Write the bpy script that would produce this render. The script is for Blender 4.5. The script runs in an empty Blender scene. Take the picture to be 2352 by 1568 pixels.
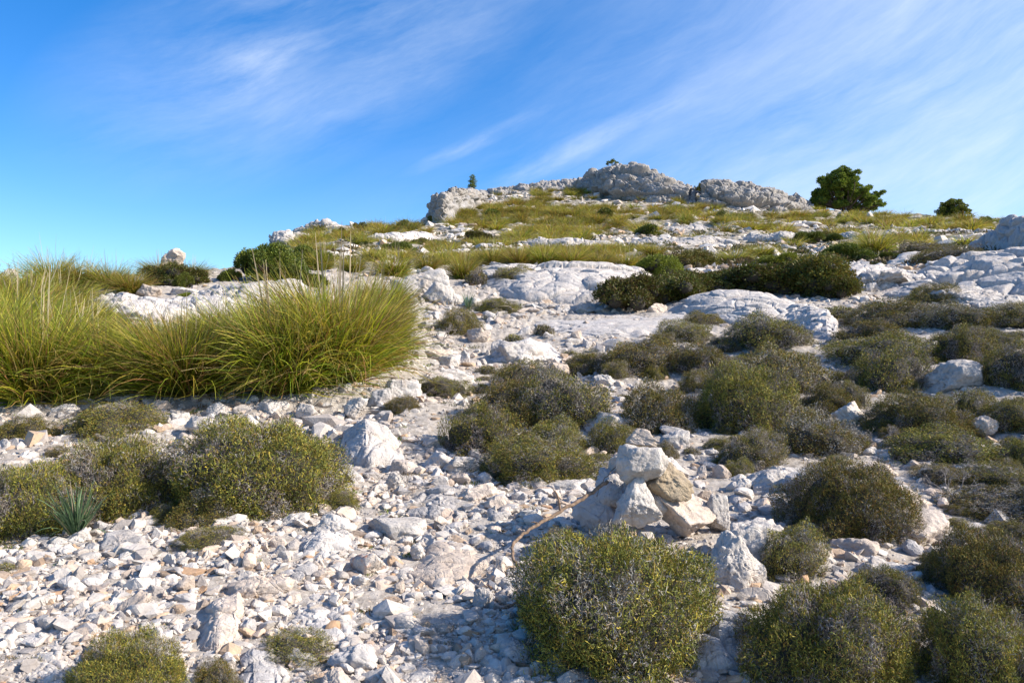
import bpy, bmesh, math
import numpy as np
from mathutils import Vector, Matrix, Euler
PI = math.pi
scene = bpy.context.scene
COL = scene.collection
S = 1024/2352.0            # survey pixels (2352 wide) -> lens units
FL = 800.0                 # focal length in 1024-wide pixels
EYE = 1.55
SUN_AZ, SUN_EL = math.radians(98), math.radians(33)

# ---------------------------------------------------------------- noise
_r = np.random.RandomState(7)
PERM = _r.permutation(256); PERM = np.concatenate([PERM, PERM, PERM])
G3 = _r.normal(size=(256, 3)); G3 /= np.linalg.norm(G3, axis=1)[:, None]
def pn(p):
    p = np.asarray(p, float); i = np.floor(p).astype(np.int64); f = p - i; i &= 255
    u = f*f*f*(f*(f*6-15)+10)
    out = np.zeros(len(p))
    for a in (0, 1):
        wa = u[:, 0] if a else 1-u[:, 0]
        for b in (0, 1):
            wb = u[:, 1] if b else 1-u[:, 1]
            for c in (0, 1):
                wc = u[:, 2] if c else 1-u[:, 2]
                h = PERM[PERM[PERM[(i[:, 0]+a) & 255]+((i[:, 1]+b) & 255)]+((i[:, 2]+c) & 255)]
                g = G3[h]
                out += wa*wb*wc*(g[:, 0]*(f[:, 0]-a)+g[:, 1]*(f[:, 1]-b)+g[:, 2]*(f[:, 2]-c))
    return out*1.5
def fbm(p, o=4, gain=.5, lac=2.03):
    p = np.asarray(p, float); s = 0; a = 1.0
    for k in range(o):
        s = s+a*pn(p+k*17.3); p = p*lac; a *= gain
    return s
def ridge(p, o=4, gain=.5):
    p = np.asarray(p, float); s = 0; a = 1.0
    for k in range(o):
        s = s+a*(1-2*np.abs(pn(p+k*9.1))); p = p*2.1; a *= gain
    return s

def worley(p, seed=0):
    """nearest / second nearest feature distance and a random number per cell"""
    p = np.asarray(p, float); b = np.floor(p).astype(np.int64); f1 = np.full(len(p), 9.); f2 = f1.copy(); idv = np.zeros(len(p))
    for i in (-1, 0, 1):
        for j in (-1, 0, 1):
            for k in (-1, 0, 1):
                c = b+np.array([i, j, k]); h = PERM[PERM[PERM[(c[:, 0]+seed) & 255]+(c[:, 1] & 255)]+(c[:, 2] & 255)]
                q = c+.5+G3[h]*.48; d = np.sqrt(((p-q)**2).sum(1)); m = d < f1
                f2 = np.where(m, f1, np.minimum(f2, d)); f1 = np.where(m, d, f1); idv = np.where(m, PERM[h+7]/255., idv)
    return f1, f2, idv
# ---------------------------------------------------------------- terrain
C = {}   # column x (survey px) -> list of (depth, survey y)
C[-500] = [(2.9,1568),(3.6,1378),(4.8,1195),(6.6,1034),(8.2,950),(11,770),(13.5,700),(16,665),(20,650),(24,660),(34,710),(60,800),(120,880),(400,930)]
C[0]    = [(2.9,1568),(3.6,1378),(4.8,1195),(6.6,1034),(8.2,945),(11,760),(13.5,690),(16,655),(20,640),(24,655),(34,710),(60,800),(120,880),(400,930)]
C[300]  = [(2.9,1568),(3.6,1378),(4.7,1195),(6.5,1034),(8.2,940),(11,765),(13.2,690),(16,652),(20,632),(24,640),(34,690),(60,790),(120,870),(400,920)]
C[500]  = [(2.9,1568),(3.6,1378),(4.7,1195),(6.5,1034),(8.3,935),(11,760),(13.5,690),(17,648),(22,622),(28,625),(40,680),(60,780),(120,870),(400,920)]
C[620]  = [(2.9,1568),(3.6,1378),(4.7,1195),(6.5,1034),(8.3,930),(11,760),(13.5,690),(17,640),(23,610),(32,580),(45,562),(52,565),(70,650),(120,800),(400,900)]
C[710]  = [(2.9,1568),(3.6,1378),(4.7,1195),(6.5,1034),(8.3,920),(11,770),(13.5,695),(17,640),(23,605),(32,575),(45,545),(55,528),(62,532),(80,600),(130,760),(400,880)]
C[860]  = [(2.9,1568),(3.6,1378),(4.7,1195),(6.5,1034),(8.5,910),(11,785),(13.5,710),(17,648),(22,615),(30,580),(42,548),(60,516),(66,518),(85,590),(130,740),(400,860)]
C[975]  = [(2.9,1568),(3.6,1378),(4.7,1195),(6.5,1034),(8.6,910),(12,790),(15,720),(18,655),(23,620),(30,590),(42,558),(60,520),(70,508),(76,512),(90,570),(130,700),(400,840)]
C[1050] = [(2.9,1568),(3.6,1378),(4.7,1195),(6.5,1034),(8.7,915),(12,800),(15,725),(18,660),(23,620),(30,592),(42,556),(60,516),(78,470),(90,445),(96,446),(120,520),(150,640),(400,820)]
C[1290] = [(2.9,1568),(3.6,1378),(4.7,1195),(6.5,1034),(8.8,920),(12,805),(15,730),(18,672),(22,618),(28,598),(36,572),(46,545),(60,508),(78,465),(95,430),(104,420),(112,425),(150,540),(220,660),(400,800)]
C[1430] = [(2.9,1568),(3.6,1378),(4.7,1195),(6.5,1034),(8.8,920),(12,800),(15.3,722),(18,672),(22,620),(28,596),(36,570),(46,545),(60,508),(75,478),(92,440),(104,408),(112,410),(150,520),(220,650),(400,800)]
C[1600] = [(2.9,1568),(3.6,1378),(4.7,1195),(6.5,1034),(8.7,920),(11.5,800),(15,722),(18,670),(22,625),(28,596),(36,570),(46,545),(60,508),(75,475),(90,448),(100,436),(108,440),(150,530),(220,650),(400,800)]
C[1780] = [(2.9,1568),(3.6,1378),(4.7,1195),(6.5,1025),(8.6,910),(11.2,800),(14.5,722),(17,680),(21,625),(28,594),(36,568),(46,543),(60,510),(75,484),(88,468),(94,470),(110,500),(150,570),(220,670),(400,800)]
C[1950] = [(2.9,1568),(3.6,1378),(4.7,1195),(6.4,1015),(8.4,900),(11,795),(14,722),(17,675),(21,625),(28,592),(36,566),(46,542),(60,516),(72,500),(82,492),(90,496),(110,520),(150,590),(400,800)]
C[2180] = [(2.9,1568),(3.6,1378),(4.7,1195),(6.3,1010),(8.2,890),(10.8,785),(13.5,715),(16.5,665),(20,625),(26,588),(34,562),(44,538),(58,515),(68,504),(75,502),(82,508),(110,550),(150,610),(400,800)]
C[2352] = [(2.9,1568),(3.6,1378),(4.7,1195),(6.2,1010),(8,885),(10.5,780),(13,708),(16,655),(20,610),(26,575),(34,552),(44,530),(56,512),(64,506),(72,512),(110,560),(150,620),(400,800)]
C[2800] = [(2.9,1568),(3.6,1370),(4.7,1180),(6.2,990),(8,860),(10.5,750),(13,680),(16,625),(20,580),(26,545),(34,525),(44,510),(56,500),(64,500),(72,510),(110,560),(150,620),(400,800)]
LR = np.linspace(math.log(.3), math.log(420), 700)
ths, prof = [], []
for cx in sorted(C):
    u = (cx-1176)*S/FL; th = math.atan(u); k = math.sqrt(1+u*u)
    Y = np.array([0.0]+[a for a, b in C[cx]]); yy = np.array([b for a, b in C[cx]])
    h = np.concatenate([[0.0], EYE+(784-yy)*S/FL*Y[1:]])
    ths.append(th); prof.append(np.interp(np.exp(LR), Y*k, h))
TH = np.linspace(-PI, PI, 1441)
R = np.exp(LR)
H = np.zeros((len(TH), len(LR)))
pr = np.array(prof); ths = np.array(ths)
for j in range(len(LR)):
    H[:, j] = np.interp(TH, ths, pr[:, j])
base = .09*np.minimum(R, 60)[None, :]*np.cos(TH)[:, None]
w = np.clip((np.abs(TH)-ths.max()*.98)/.6, 0, 1)[:, None]
w = w*w*(3-2*w)
H = H*(1-w)+base*w
near = np.clip((R-1.2)/1.5, 0, 1)[None, :]
H = .105*R[None, :]*np.cos(TH)[:, None]*(1-near)+H*near
def gk(s): x = np.arange(-int(3*s), int(3*s)+1); k = np.exp(-x*x/2/s/s); return k/k.sum()
def blur(A, s, ax): 
    k = gk(s); n = len(k)//2
    pad = [(0, 0), (0, 0)]; pad[ax] = (n, n)
    B = np.pad(A, pad, mode='wrap' if ax == 0 else 'edge')
    return np.apply_along_axis(lambda v: np.convolve(v, k, 'valid'), ax, B)
H = blur(blur(H, 7, 0), 7, 1)
def h0(x, y):
    x = np.asarray(x, float); y = np.asarray(y, float)
    r = np.maximum(np.hypot(x, y), .31); th = np.arctan2(x, y)
    a = (th+PI)/(2*PI)*1440; b = (np.log(r)-LR[0])/(LR[1]-LR[0])
    a = np.clip(a, 0, 1439.999); b = np.clip(b, 0, 698.999)
    i = a.astype(int); j = b.astype(int); a = a-i; b = b-j
    return (H[i, j]*(1-a)+H[i+1, j]*a)*(1-b)+(H[i, j+1]*(1-a)+H[i+1, j+1]*a)*b
def hg(x, y):
    x = np.atleast_1d(np.asarray(x, float)); y = np.atleast_1d(np.asarray(y, float))
    sh = x.shape; x = x.ravel(); y = y.ravel()
    z = h0(x, y); r = np.hypot(x, y); P = np.stack([x, y, x*0], 1)
    far = np.clip((r-22)/30, 0, 1)
    n1 = fbm(P/1.1, 3)*.035*np.clip(r/4, .3, 2)
    n2 = fbm(P/np.array([9, 4, 1.])+5, 4)*(.12+.25*far)*np.clip((r-6)/10, 0, 1)
    # broken limestone ledges across the slope
    q = z*1.1+fbm(P/7+31, 3)*1.3; f = q-np.floor(q)
    led = (np.clip(f*4-2.6, 0, 1)-f)*.34*far
    return (z+n1+n2+led).reshape(sh)
def hgs(x, y): return float(hg([x], [y])[0])
_yy = np.exp(np.linspace(math.log(2.2), math.log(170), 2600))
def hit(px, py):
    u = (px-1176)*S/FL; v = (784-py)*S/FL
    z = EYE+v*_yy; g = h0(u*_yy, _yy)
    k = np.argmax(z < g)
    if z[k] >= g[k]: return None
    return float(_yy[k])
def hits(px, py):
    u = (px-1176)*S/FL; v = (784-py)*S/FL
    out = np.full(len(px), np.nan)
    for a in range(0, len(px), 2000):
        uu = u[a:a+2000, None]; vv = v[a:a+2000, None]
        yy = _yy[None, ::2]
        z = EYE+vv*yy; g = h0(uu*yy, yy+uu*0); m = z < g
        k = m.argmax(1); ok = m.any(1)
        out[a:a+2000] = np.where(ok, _yy[::2][k], np.nan)
    return out
def G(px, py, Y=None):
    if Y is None:
        Y = hit(px, py)
        if Y is None:
            p2 = py
            while Y is None and p2 < py+80: p2 += 2; Y = hit(px, p2)
    x = (px-1176)*S/FL*Y
    return x, Y, hgs(x, Y)

# ---------------------------------------------------------------- mesh helpers
def mesh(name, V, F, mat=None, col=None, smooth=False):
    me = bpy.data.meshes.new(name); V = np.asarray(V, np.float32); F = np.asarray(F, np.int32)
    me.vertices.add(len(V)); me.vertices.foreach_set('co', V.ravel())
    me.loops.add(F.size); me.loops.foreach_set('vertex_index', F.ravel())
    me.polygons.add(len(F)); me.polygons.foreach_set('loop_start', np.arange(0, F.size, F.shape[1], dtype=np.int32))
    me.update(calc_edges=True)
    me.polygons.foreach_set('use_smooth', np.full(len(F), smooth))
    if col is not None:
        a = me.color_attributes.new('Col', 'FLOAT_COLOR', 'POINT')
        c = np.ones((len(V), 4), np.float32); c[:, :3] = col; a.data.foreach_set('color', c.ravel())
    if mat: me.materials.append(mat)
    return me
def link(name, me, parent=None, loc=None, rot=None, scale=None):
    o = bpy.data.objects.new(name, me); COL.objects.link(o)
    if parent: o.parent = parent
    if loc is not None: o.location = loc
    if rot is not None: o.rotation_euler = rot
    if scale is not None: o.scale = scale
    return o
def tag(o, label=None, cat=None, group=None, kind=None):
    if label: o['label'] = label
    if cat: o['category'] = cat
    if group: o['group'] = group
    if kind: o['kind'] = kind
    return o
ICO = {}
def ico(n):
    if n not in ICO:
        bm = bmesh.new(); bmesh.ops.create_icosphere(bm, subdivisions=n, radius=1)
        V = np.array([v.co[:] for v in bm.verts]); F = np.array([[v.index for v in f.verts] for f in bm.faces]); bm.free()
        ICO[n] = (V, F)
    return ICO[n]
def W0(p, o): return np.stack([pn(p+o), pn(p+o+9), pn(p+o+18)], 1)
def stone_v(seed, sub=4, planes=14, rough=.06, p=30, crack=0., lo=.55):
    r = np.random.RandomState(seed); D, F = ico(sub)
    n = r.normal(size=(planes, 3)); n /= np.linalg.norm(n, axis=1)[:, None]
    off = r.uniform(lo, 1, planes)
    d = np.clip(D@n.T, 0, None)/off
    rad = (np.sum(d**p, 1)+1e-9)**(-1/p); rad = np.minimum(rad, 1.25)
    o = r.uniform(0, 99, 3)
    if sub >= 3:
        rad = rad*(1+rough*(.8*fbm(D*1.5+o, 6, .6)+.35*(ridge(D*3.5+o, 5, .65)-.6)))
        if sub >= 5:
            a1, a2, a3 = worley(D*1.5+o[None]+.25*W0(D*2, o), seed); b1, b2, b3 = worley(D*4+o[None]+.3*W0(D*4, o), seed+3)
            rad = rad*(1+rough*(1.0*(a3-.5)-.35*np.exp(-((a2-a1)/.05)**2)+.38*(b3-.5)-.12*np.exp(-((b2-b1)/.06)**2)))
        nc = 34; cp = r.normal(size=(nc, 3)); cp /= np.linalg.norm(cp, axis=1)[:, None]
        W3 = D+.18*np.stack([pn(D*2.5+o), pn(D*2.5+o+9), pn(D*2.5+o+18)], 1)
        f1 = np.sqrt(np.min(((W3[:, None]-cp[None])**2).sum(2), 1))
        rad = rad*(1+rough*.8*(np.minimum(f1, .5)-.25))
        if crack: 
            c = np.abs(fbm(D*np.array([1., 1, 2.6])*1.1+o+7, 3, .45)); rad -= crack*np.exp(-(c/.022)**2)
    else: rad = rad*(1+.10*pn(D*2+o))
    return D*rad[:, None], F
def rot3(rx, ry, rz): return np.array(Euler((rx, ry, rz)).to_matrix())
def ribbons(P, W, side, C_):
    """P (N,K,3) centre lines, W (N,K) widths, side (N,K,3) -> verts, quads, colours"""
    N, K = P.shape[:2]
    V = np.stack([P-side*W[..., None]/2, P+side*W[..., None]/2], 2).reshape(-1, 3)
    idx = (np.arange(N)[:, None]*K+np.arange(K-1)[None, :])*2
    F = np.stack([idx, idx+1, idx+3, idx+2], -1).reshape(-1, 4)
    if C_.ndim == 2: C_ = np.repeat(C_[:, None], K, 1)
    return V, F, np.repeat(C_.reshape(-1, 3), 2, 0)
def tube(pts, rad, n=7):
    pts = np.asarray(pts, float); K = len(pts); V = []; 
    t = np.gradient(pts, axis=0); t /= np.linalg.norm(t, axis=1)[:, None]+1e-9
    up = np.array([.31, .2, .93]); 
    for k in range(K):
        a = np.cross(t[k], up); a /= np.linalg.norm(a)+1e-9; b = np.cross(t[k], a)
        for j in range(n):
            q = 2*PI*j/n; V.append(pts[k]+rad[k]*(math.cos(q)*a+math.sin(q)*b))
    F = [[k*n+j, k*n+(j+1) % n, (k+1)*n+(j+1) % n, (k+1)*n+j] for k in range(K-1) for j in range(n)]
    return np.array(V), np.array(F)
def join(parts):
    Vs, Fs, Cs, o = [], [], [], 0
    for q in parts:
        Vs.append(q[0]); Fs.append(np.asarray(q[1])+o); o += len(q[0])
        if len(q) > 2: Cs.append(q[2])
    return np.concatenate(Vs), np.concatenate(Fs), (np.concatenate(Cs) if Cs else None)
def smooth_path(pts, n=40, jit=0, seed=0):
    pts = np.asarray(pts, float); k = len(pts); t = np.linspace(0, k-1, n); out = []
    for q in t:
        i = min(int(q), k-2); f = q-i
        p0 = pts[max(i-1, 0)]; p1 = pts[i]; p2 = pts[i+1]; p3 = pts[min(i+2, k-1)]
        out.append(.5*((2*p1)+(-p0+p2)*f+(2*p0-5*p1+4*p2-p3)*f*f+(-p0+3*p1-3*p2+p3)*f**3))
    out = np.array(out)
    if jit: out += np.random.RandomState(seed).normal(0, jit, out.shape)
    return out

# ---------------------------------------------------------------- materials
def newmat(name):
    m = bpy.data.materials.new(name); m.use_nodes = True; nt = m.node_tree
    for n in list(nt.nodes): nt.nodes.remove(n)
    return m, nt
class NT:
    def __init__(s, nt): s.t = nt
    def n(s, typ, ins=None, **kw):
        nd = s.t.nodes.new(typ)
        for k, v in kw.items(): setattr(nd, k, v)
        for k, v in (ins or {}).items():
            if hasattr(v, 'is_output') or isinstance(v, bpy.types.NodeSocket): s.t.links.new(v, nd.inputs[k])
            else: nd.inputs[k].default_value = v
        return nd
    def math(s, op, a, b=0., c=0., clamp=False):
        nd = s.t.nodes.new('ShaderNodeMath'); nd.operation = op; nd.use_clamp = clamp
        for i, v in enumerate((a, b, c)):
            if isinstance(v, bpy.types.NodeSocket): s.t.links.new(v, nd.inputs[i])
            else: nd.inputs[i].default_value = v
        return nd.outputs[0]
    def ramp(s, fac, stops):
        nd = s.t.nodes.new('ShaderNodeValToRGB'); s.t.links.new(fac, nd.inputs[0]); e = nd.color_ramp.elements
        while len(e) < len(stops): e.new(.5)
        for q, (p, c) in zip(e, stops): q.position = p; q.color = (c, c, c, 1) if isinstance(c, float) else (*c, 1)
        return nd.outputs[0]
    def mix(s, f, a, b, mode='MIX'):
        nd = s.t.nodes.new('ShaderNodeMix'); nd.data_type = 'RGBA'; nd.blend_type = mode
        for k, v in ((0, f), (6, a), (7, b)):
            if isinstance(v, bpy.types.NodeSocket): s.t.links.new(v, nd.inputs[k])
            else: nd.inputs[k].default_value = v if k == 0 else (*v, 1)
        return nd.outputs[2]
def rock_mat(name, light=(.63, .575, .515), dark=(.41, .365, .325), warm=(.56, .42, .31), lichen=0., bump=.65, attr=False, grey=0., pits=.5):
    m, nt = newmat(name); q = NT(nt)
    pos = q.n('ShaderNodeNewGeometry').outputs['Position']
    oi = q.n('ShaderNodeObjectInfo').outputs['Random']
    nz = lambda sc, det=8., ro=.6, off=0.: q.n('ShaderNodeTexNoise', {'Vector': pos, 'Scale': sc, 'Detail': det, 'Roughness': ro}).outputs[0]
    a = nz(2.6, 6.); b = nz(11., 10., .7); c = nz(1.1, 4.)
    col = q.mix(q.ramp(b, [(.32, 0.), (.62, 1.)]), dark, light)
    col = q.mix(q.ramp(a, [(.55, 0.), (.75, .55)]), col, warm)
    col = q.mix(q.ramp(c, [(.5, 0.), (.7, .35+grey)]), col, (.40, .39, .40))
    sp = q.n('ShaderNodeTexVoronoi', {'Vector': pos, 'Scale': 46.}).outputs['Distance']
    spm = q.math('MULTIPLY', q.ramp(sp, [(.10, 1.), (.26, 0.)]), q.ramp(nz(5., 3.), [(.5, 0.), (.6, pits)]))
    col = q.mix(spm, col, (.16, .15, .14))
    if lichen:
        l = q.ramp(nz(9., 6., .65), [(.60-.1*lichen, 0.), (.70-.1*lichen, .85)])
        col = q.mix(l, col, (.55, .17, .06))
    if attr: col = q.mix(1., col, q.n('ShaderNodeVertexColor', layer_name='Col').outputs[0], 'MULTIPLY')
    else:
        hsv = q.n('ShaderNodeHueSaturation', {'Color': col, 'Value': q.math('MULTIPLY_ADD', oi, .26, .86)})
        col = hsv.outputs[0]
    vc = q.n('ShaderNodeTexVoronoi', {'Vector': q.n('ShaderNodeVectorMath', {0: pos, 1: q.n('ShaderNodeTexNoise', {'Vector': pos, 'Scale': 3.}).outputs[1]}, operation='ADD').outputs[0], 'Scale': 4.5}, feature='DISTANCE_TO_EDGE').outputs['Distance']
    crk = q.ramp(vc, [(0., 0.), (.035, 1.)])
    base_col = col
    hgt = q.math('ADD', q.math('MULTIPLY', b, .9), q.math('ADD', q.math('MULTIPLY', nz(38., 6., .7), .28), q.math('MULTIPLY', crk, .12)))
    hgt = q.math('SUBTRACT', hgt, q.math('MULTIPLY', spm, .2))
    bp = q.n('ShaderNodeBump', {'Height': hgt, 'Strength': bump, 'Distance': .05})
    dirt = q.math('MULTIPLY', q.math('SUBTRACT', 1., crk), q.ramp(nz(3.4, 4.), [(.46, 0.), (.66, .45)]))
    col = q.mix(dirt, col, (.13, .11, .09))
    col = q.mix(q.ramp(nz(24., 8., .75), [(.50, 0.), (.72, .45)]), col, (.27, .245, .22))
    bs = q.n('ShaderNodeBsdfPrincipled', {'Base Color': col, 'Roughness': .92, 'Normal': bp.outputs[0], 'Specular IOR Level': .2})
    q.n('ShaderNodeOutputMaterial', {0: bs.outputs[0]})
    return m
def leaf_mat(name, trans=.3, rough=.6, spec=.3, tint=None):
    m, nt = newmat(name); q = NT(nt)
    c = q.n('ShaderNodeVertexColor', layer_name='Col').outputs[0]
    oi = q.n('ShaderNodeObjectInfo').outputs['Random']
    c = q.n('ShaderNodeHueSaturation', {'Color': c, 'Hue': q.math('MULTIPLY_ADD', oi, .03, .485), 'Value': q.math('MULTIPLY_ADD', oi, .35, .82)}).outputs[0]
    if tint: c = q.mix(1., c, tint, 'MULTIPLY')
    bs = q.n('ShaderNodeBsdfPrincipled', {'Base Color': c, 'Roughness': rough, 'Specular IOR Level': spec})
    tr = q.n('ShaderNodeBsdfTranslucent', {'Color': c})
    mx = q.n('ShaderNodeMixShader', {0: trans, 1: bs.outputs[0], 2: tr.outputs[0]})
    q.n('ShaderNodeOutputMaterial', {0: mx.outputs[0]})
    return m
def plain(name, c, rough=.9, ns=20., c2=None):
    m, nt = newmat(name); q = NT(nt)
    pos = q.n('ShaderNodeNewGeometry').outputs['Position']
    n = q.n('ShaderNodeTexNoise', {'Vector': pos, 'Scale': ns, 'Detail': 5.}).outputs[0]
    col = q.mix(q.ramp(n, [(.35, 0.), (.65, 1.)]), c, c2 or tuple(v*.6 for v in c))
    bp = q.n('ShaderNodeBump', {'Height': n, 'Strength': .5, 'Distance': .01})
    bs = q.n('ShaderNodeBsdfPrincipled', {'Base Color': col, 'Roughness': rough, 'Normal': bp.outputs[0]})
    q.n('ShaderNodeOutputMaterial', {0: bs.outputs[0]})
    return m
M_rock = rock_mat('white_limestone')
M_warm = rock_mat('warm_limestone', light=(.62, .52, .43), dark=(.40, .32, .26), warm=(.55, .38, .25))
M_grey = rock_mat('grey_limestone', light=(.54, .50, .47), dark=(.33, .305, .29), grey=.3)
M_brown_shade = rock_mat('brown_limestone_shade_toned', light=(.42, .33, .22), dark=(.20, .15, .10), warm=(.36, .22, .11))  # brown stone, darkened overall so its shade is carried in the colour
M_lich = rock_mat('lichen_limestone', lichen=.9, light=(.62, .54, .46))
M_slab = rock_mat('weathered_slab', light=(.60, .55, .50), dark=(.38, .34, .31), bump=.6)
M_crag = rock_mat('summit_crag', light=(.35, .325, .30), dark=(.16, .147, .133), bump=.7, grey=.2)
M_rub = rock_mat('rubble_stone', attr=True, bump=.4)
M_shrub = leaf_mat('shrub_green_twigs', .15)
M_twig = leaf_mat('shrub_dead_twigs', .0, .8)
M_leaf = leaf_mat('leathery_leaf', .22, .55, .25)
M_grass = leaf_mat('tussock_blade', .42, .5, .35)
M_needle = leaf_mat('pine_needles', .35, .6)
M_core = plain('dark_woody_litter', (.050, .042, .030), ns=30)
M_bark = plain('bark', (.16, .12, .09), ns=12)
M_stick = plain('dry_branch', (.27, .18, .12), ns=60, c2=(.12, .08, .05))

# ---------------------------------------------------------------- ground
def ground():
    f = np.linspace(-.72, .72, 900)
    b1 = np.linspace(-PI, -.72, 100)[:-1]; b2 = np.linspace(.72, PI, 100)[1:]
    th = np.concatenate([b1, f, b2])
    r = np.concatenate([[.05, .4, 1.0, 1.6, 2.0], np.exp(np.linspace(math.log(2.3), math.log(130), 640)), [150, 180, 220, 280, 400]])
    T, RR = np.meshgrid(th, r, indexing='ij'); X = RR*np.sin(T); Y = RR*np.cos(T)
    Z = hg(X, Y)
    P = np.stack([X.ravel(), Y.ravel(), X.ravel()*0], 1)
    Rf = RR.ravel()
    Z = Z.ravel()+(ridge(P/.21, 3, .55)-.6)*.010*np.clip(Rf/5, .5, 3.5)
    # near bedrock texture, far: blocky broken stone
    far = np.clip((Rf-25)/25, 0, 1)
    Z += far*(ridge(P/1.3+9, 3, .6)-.5)*.10
    V = np.stack([X.ravel(), Y.ravel(), Z], 1)
    n, m = len(th), len(r); i, j = np.meshgrid(np.arange(n-1), np.arange(m-1), indexing='ij'); k = i*m+j
    F = np.stack([k, k+1, k+m+1, k+m], -1).reshape(-1, 4)[:, ::-1]
    mt, nt = newmat('stony_ground'); q = NT(nt)
    pos = q.n('ShaderNodeNewGeometry').outputs['Position']
    nz = lambda sc, det=8., ro=.6: q.n('ShaderNodeTexNoise', {'Vector': pos, 'Scale': sc, 'Detail': det, 'Roughness': ro}).outputs[0]
    col = q.mix(q.ramp(nz(14., 10., .7), [(.35, 0.), (.6, 1.)]), (.26, .22, .18), (.50, .445, .385))
    yy = q.n('ShaderNodeSeparateXYZ', {0: pos}).outputs[1]
    farf = q.ramp(q.math('MULTIPLY', yy, .01), [(.17, 0.), (.36, 1.)])
    soil = q.mix(q.ramp(nz(2.2, 6.), [(.42, 0.), (.60, 1.)]), (.17, .145, .09), (.46, .41, .35))
    col = q.mix(farf, col, soil)
    vr = q.n('ShaderNodeTexVoronoi', {'Vector': pos, 'Scale': 26.}, feature='DISTANCE_TO_EDGE').outputs['Distance']
    hh = q.math('ADD', nz(9., 8., .7), nz(50., 6., .7))
    bp = q.n('ShaderNodeBump', {'Height': hh, 'Strength': .6, 'Distance': .02})
    bs = q.n('ShaderNodeBsdfPrincipled', {'Base Color': col, 'Roughness': .95, 'Normal': bp.outputs[0], 'Specular IOR Level': .15})
    q.n('ShaderNodeOutputMaterial', {0: bs.outputs[0]})
    tag(link('ground', mesh('ground', V, F, mt, smooth=True)), kind='structure')
ground()

# ---------------------------------------------------------------- photo-space regions, used only to decide what grows where on the slope
GRASS = [(1238,442,62,12),(1346,447,46,8),(1074,446,22,8),(1240,470,72,12),(1105,490,68,13),(1230,500,120,14),(1410,492,250,13),(1530,462,125,9),(1230,520,200,14),
         (915,532,92,13),(1254,557,104,7),(996,576,50,10),(1115,568,65,6),(1284,540,108,8),(1486,535,46,12),(1612,470,90,7),(1596,491,72,13),(1850,509,205,12),
         (2080,520,72,10),(1868,483,28,8),(1240,416,24,5),(1310,414,26,7),(760,548,62,16),(840,560,70,12),(720,572,40,14),(1060,508,60,10),
         (900,598,60,9),(1330,592,90,8),(1180,598,110,9),(1060,606,70,9),(1500,578,60,5),(1150,486,60,9),(1300,478,50,9),(1950,540,60,7),(2200,530,60,7),(1750,530,80,6),(1560,512,60,5),(2100,556,50,5),(2010,500,120,7),(2210,514,80,6),(1420,585,80,4),(1680,520,50,5)]
BARE = [(750,1422,150,44),(495,1440,60,54),(850,1016,70,44),(745,1252,74,26),(1030,1290,96,42),(1005,1152,80,30),(600,1560,80,56),(100,1540,115,48),(810,1374,112,26),(985,1404,108,30),(1680,1470,100,74),(1430,760,210,30),
        (1300,655,190,45),(1650,712,190,44),(1845,745,85,50),(2200,630,200,55),(1040,930,62,52),(955,1545,58,36),(1000,980,60,40),(1170,790,90,26)]
rng = np.random.RandomState(3)
def sample_ell(n, ells):
    A = np.array([e[2]*e[3] for e in ells], float); k = rng.choice(len(ells), n, p=A/A.sum())
    E = np.array(ells, float)[k]; r = np.sqrt(rng.uniform(0, 1, n)); t = rng.uniform(0, 2*PI, n)
    return E[:, 0]+E[:, 2]*r*np.cos(t), E[:, 1]+E[:, 3]*r*np.sin(t)
def in_ell(px, py, ells, k=1.):
    m = np.zeros(len(px), bool)
    for e in ells: m |= ((px-e[0])/(e[2]*k))**2+((py-e[1])/(e[3]*k))**2 < 1
    return m

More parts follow.
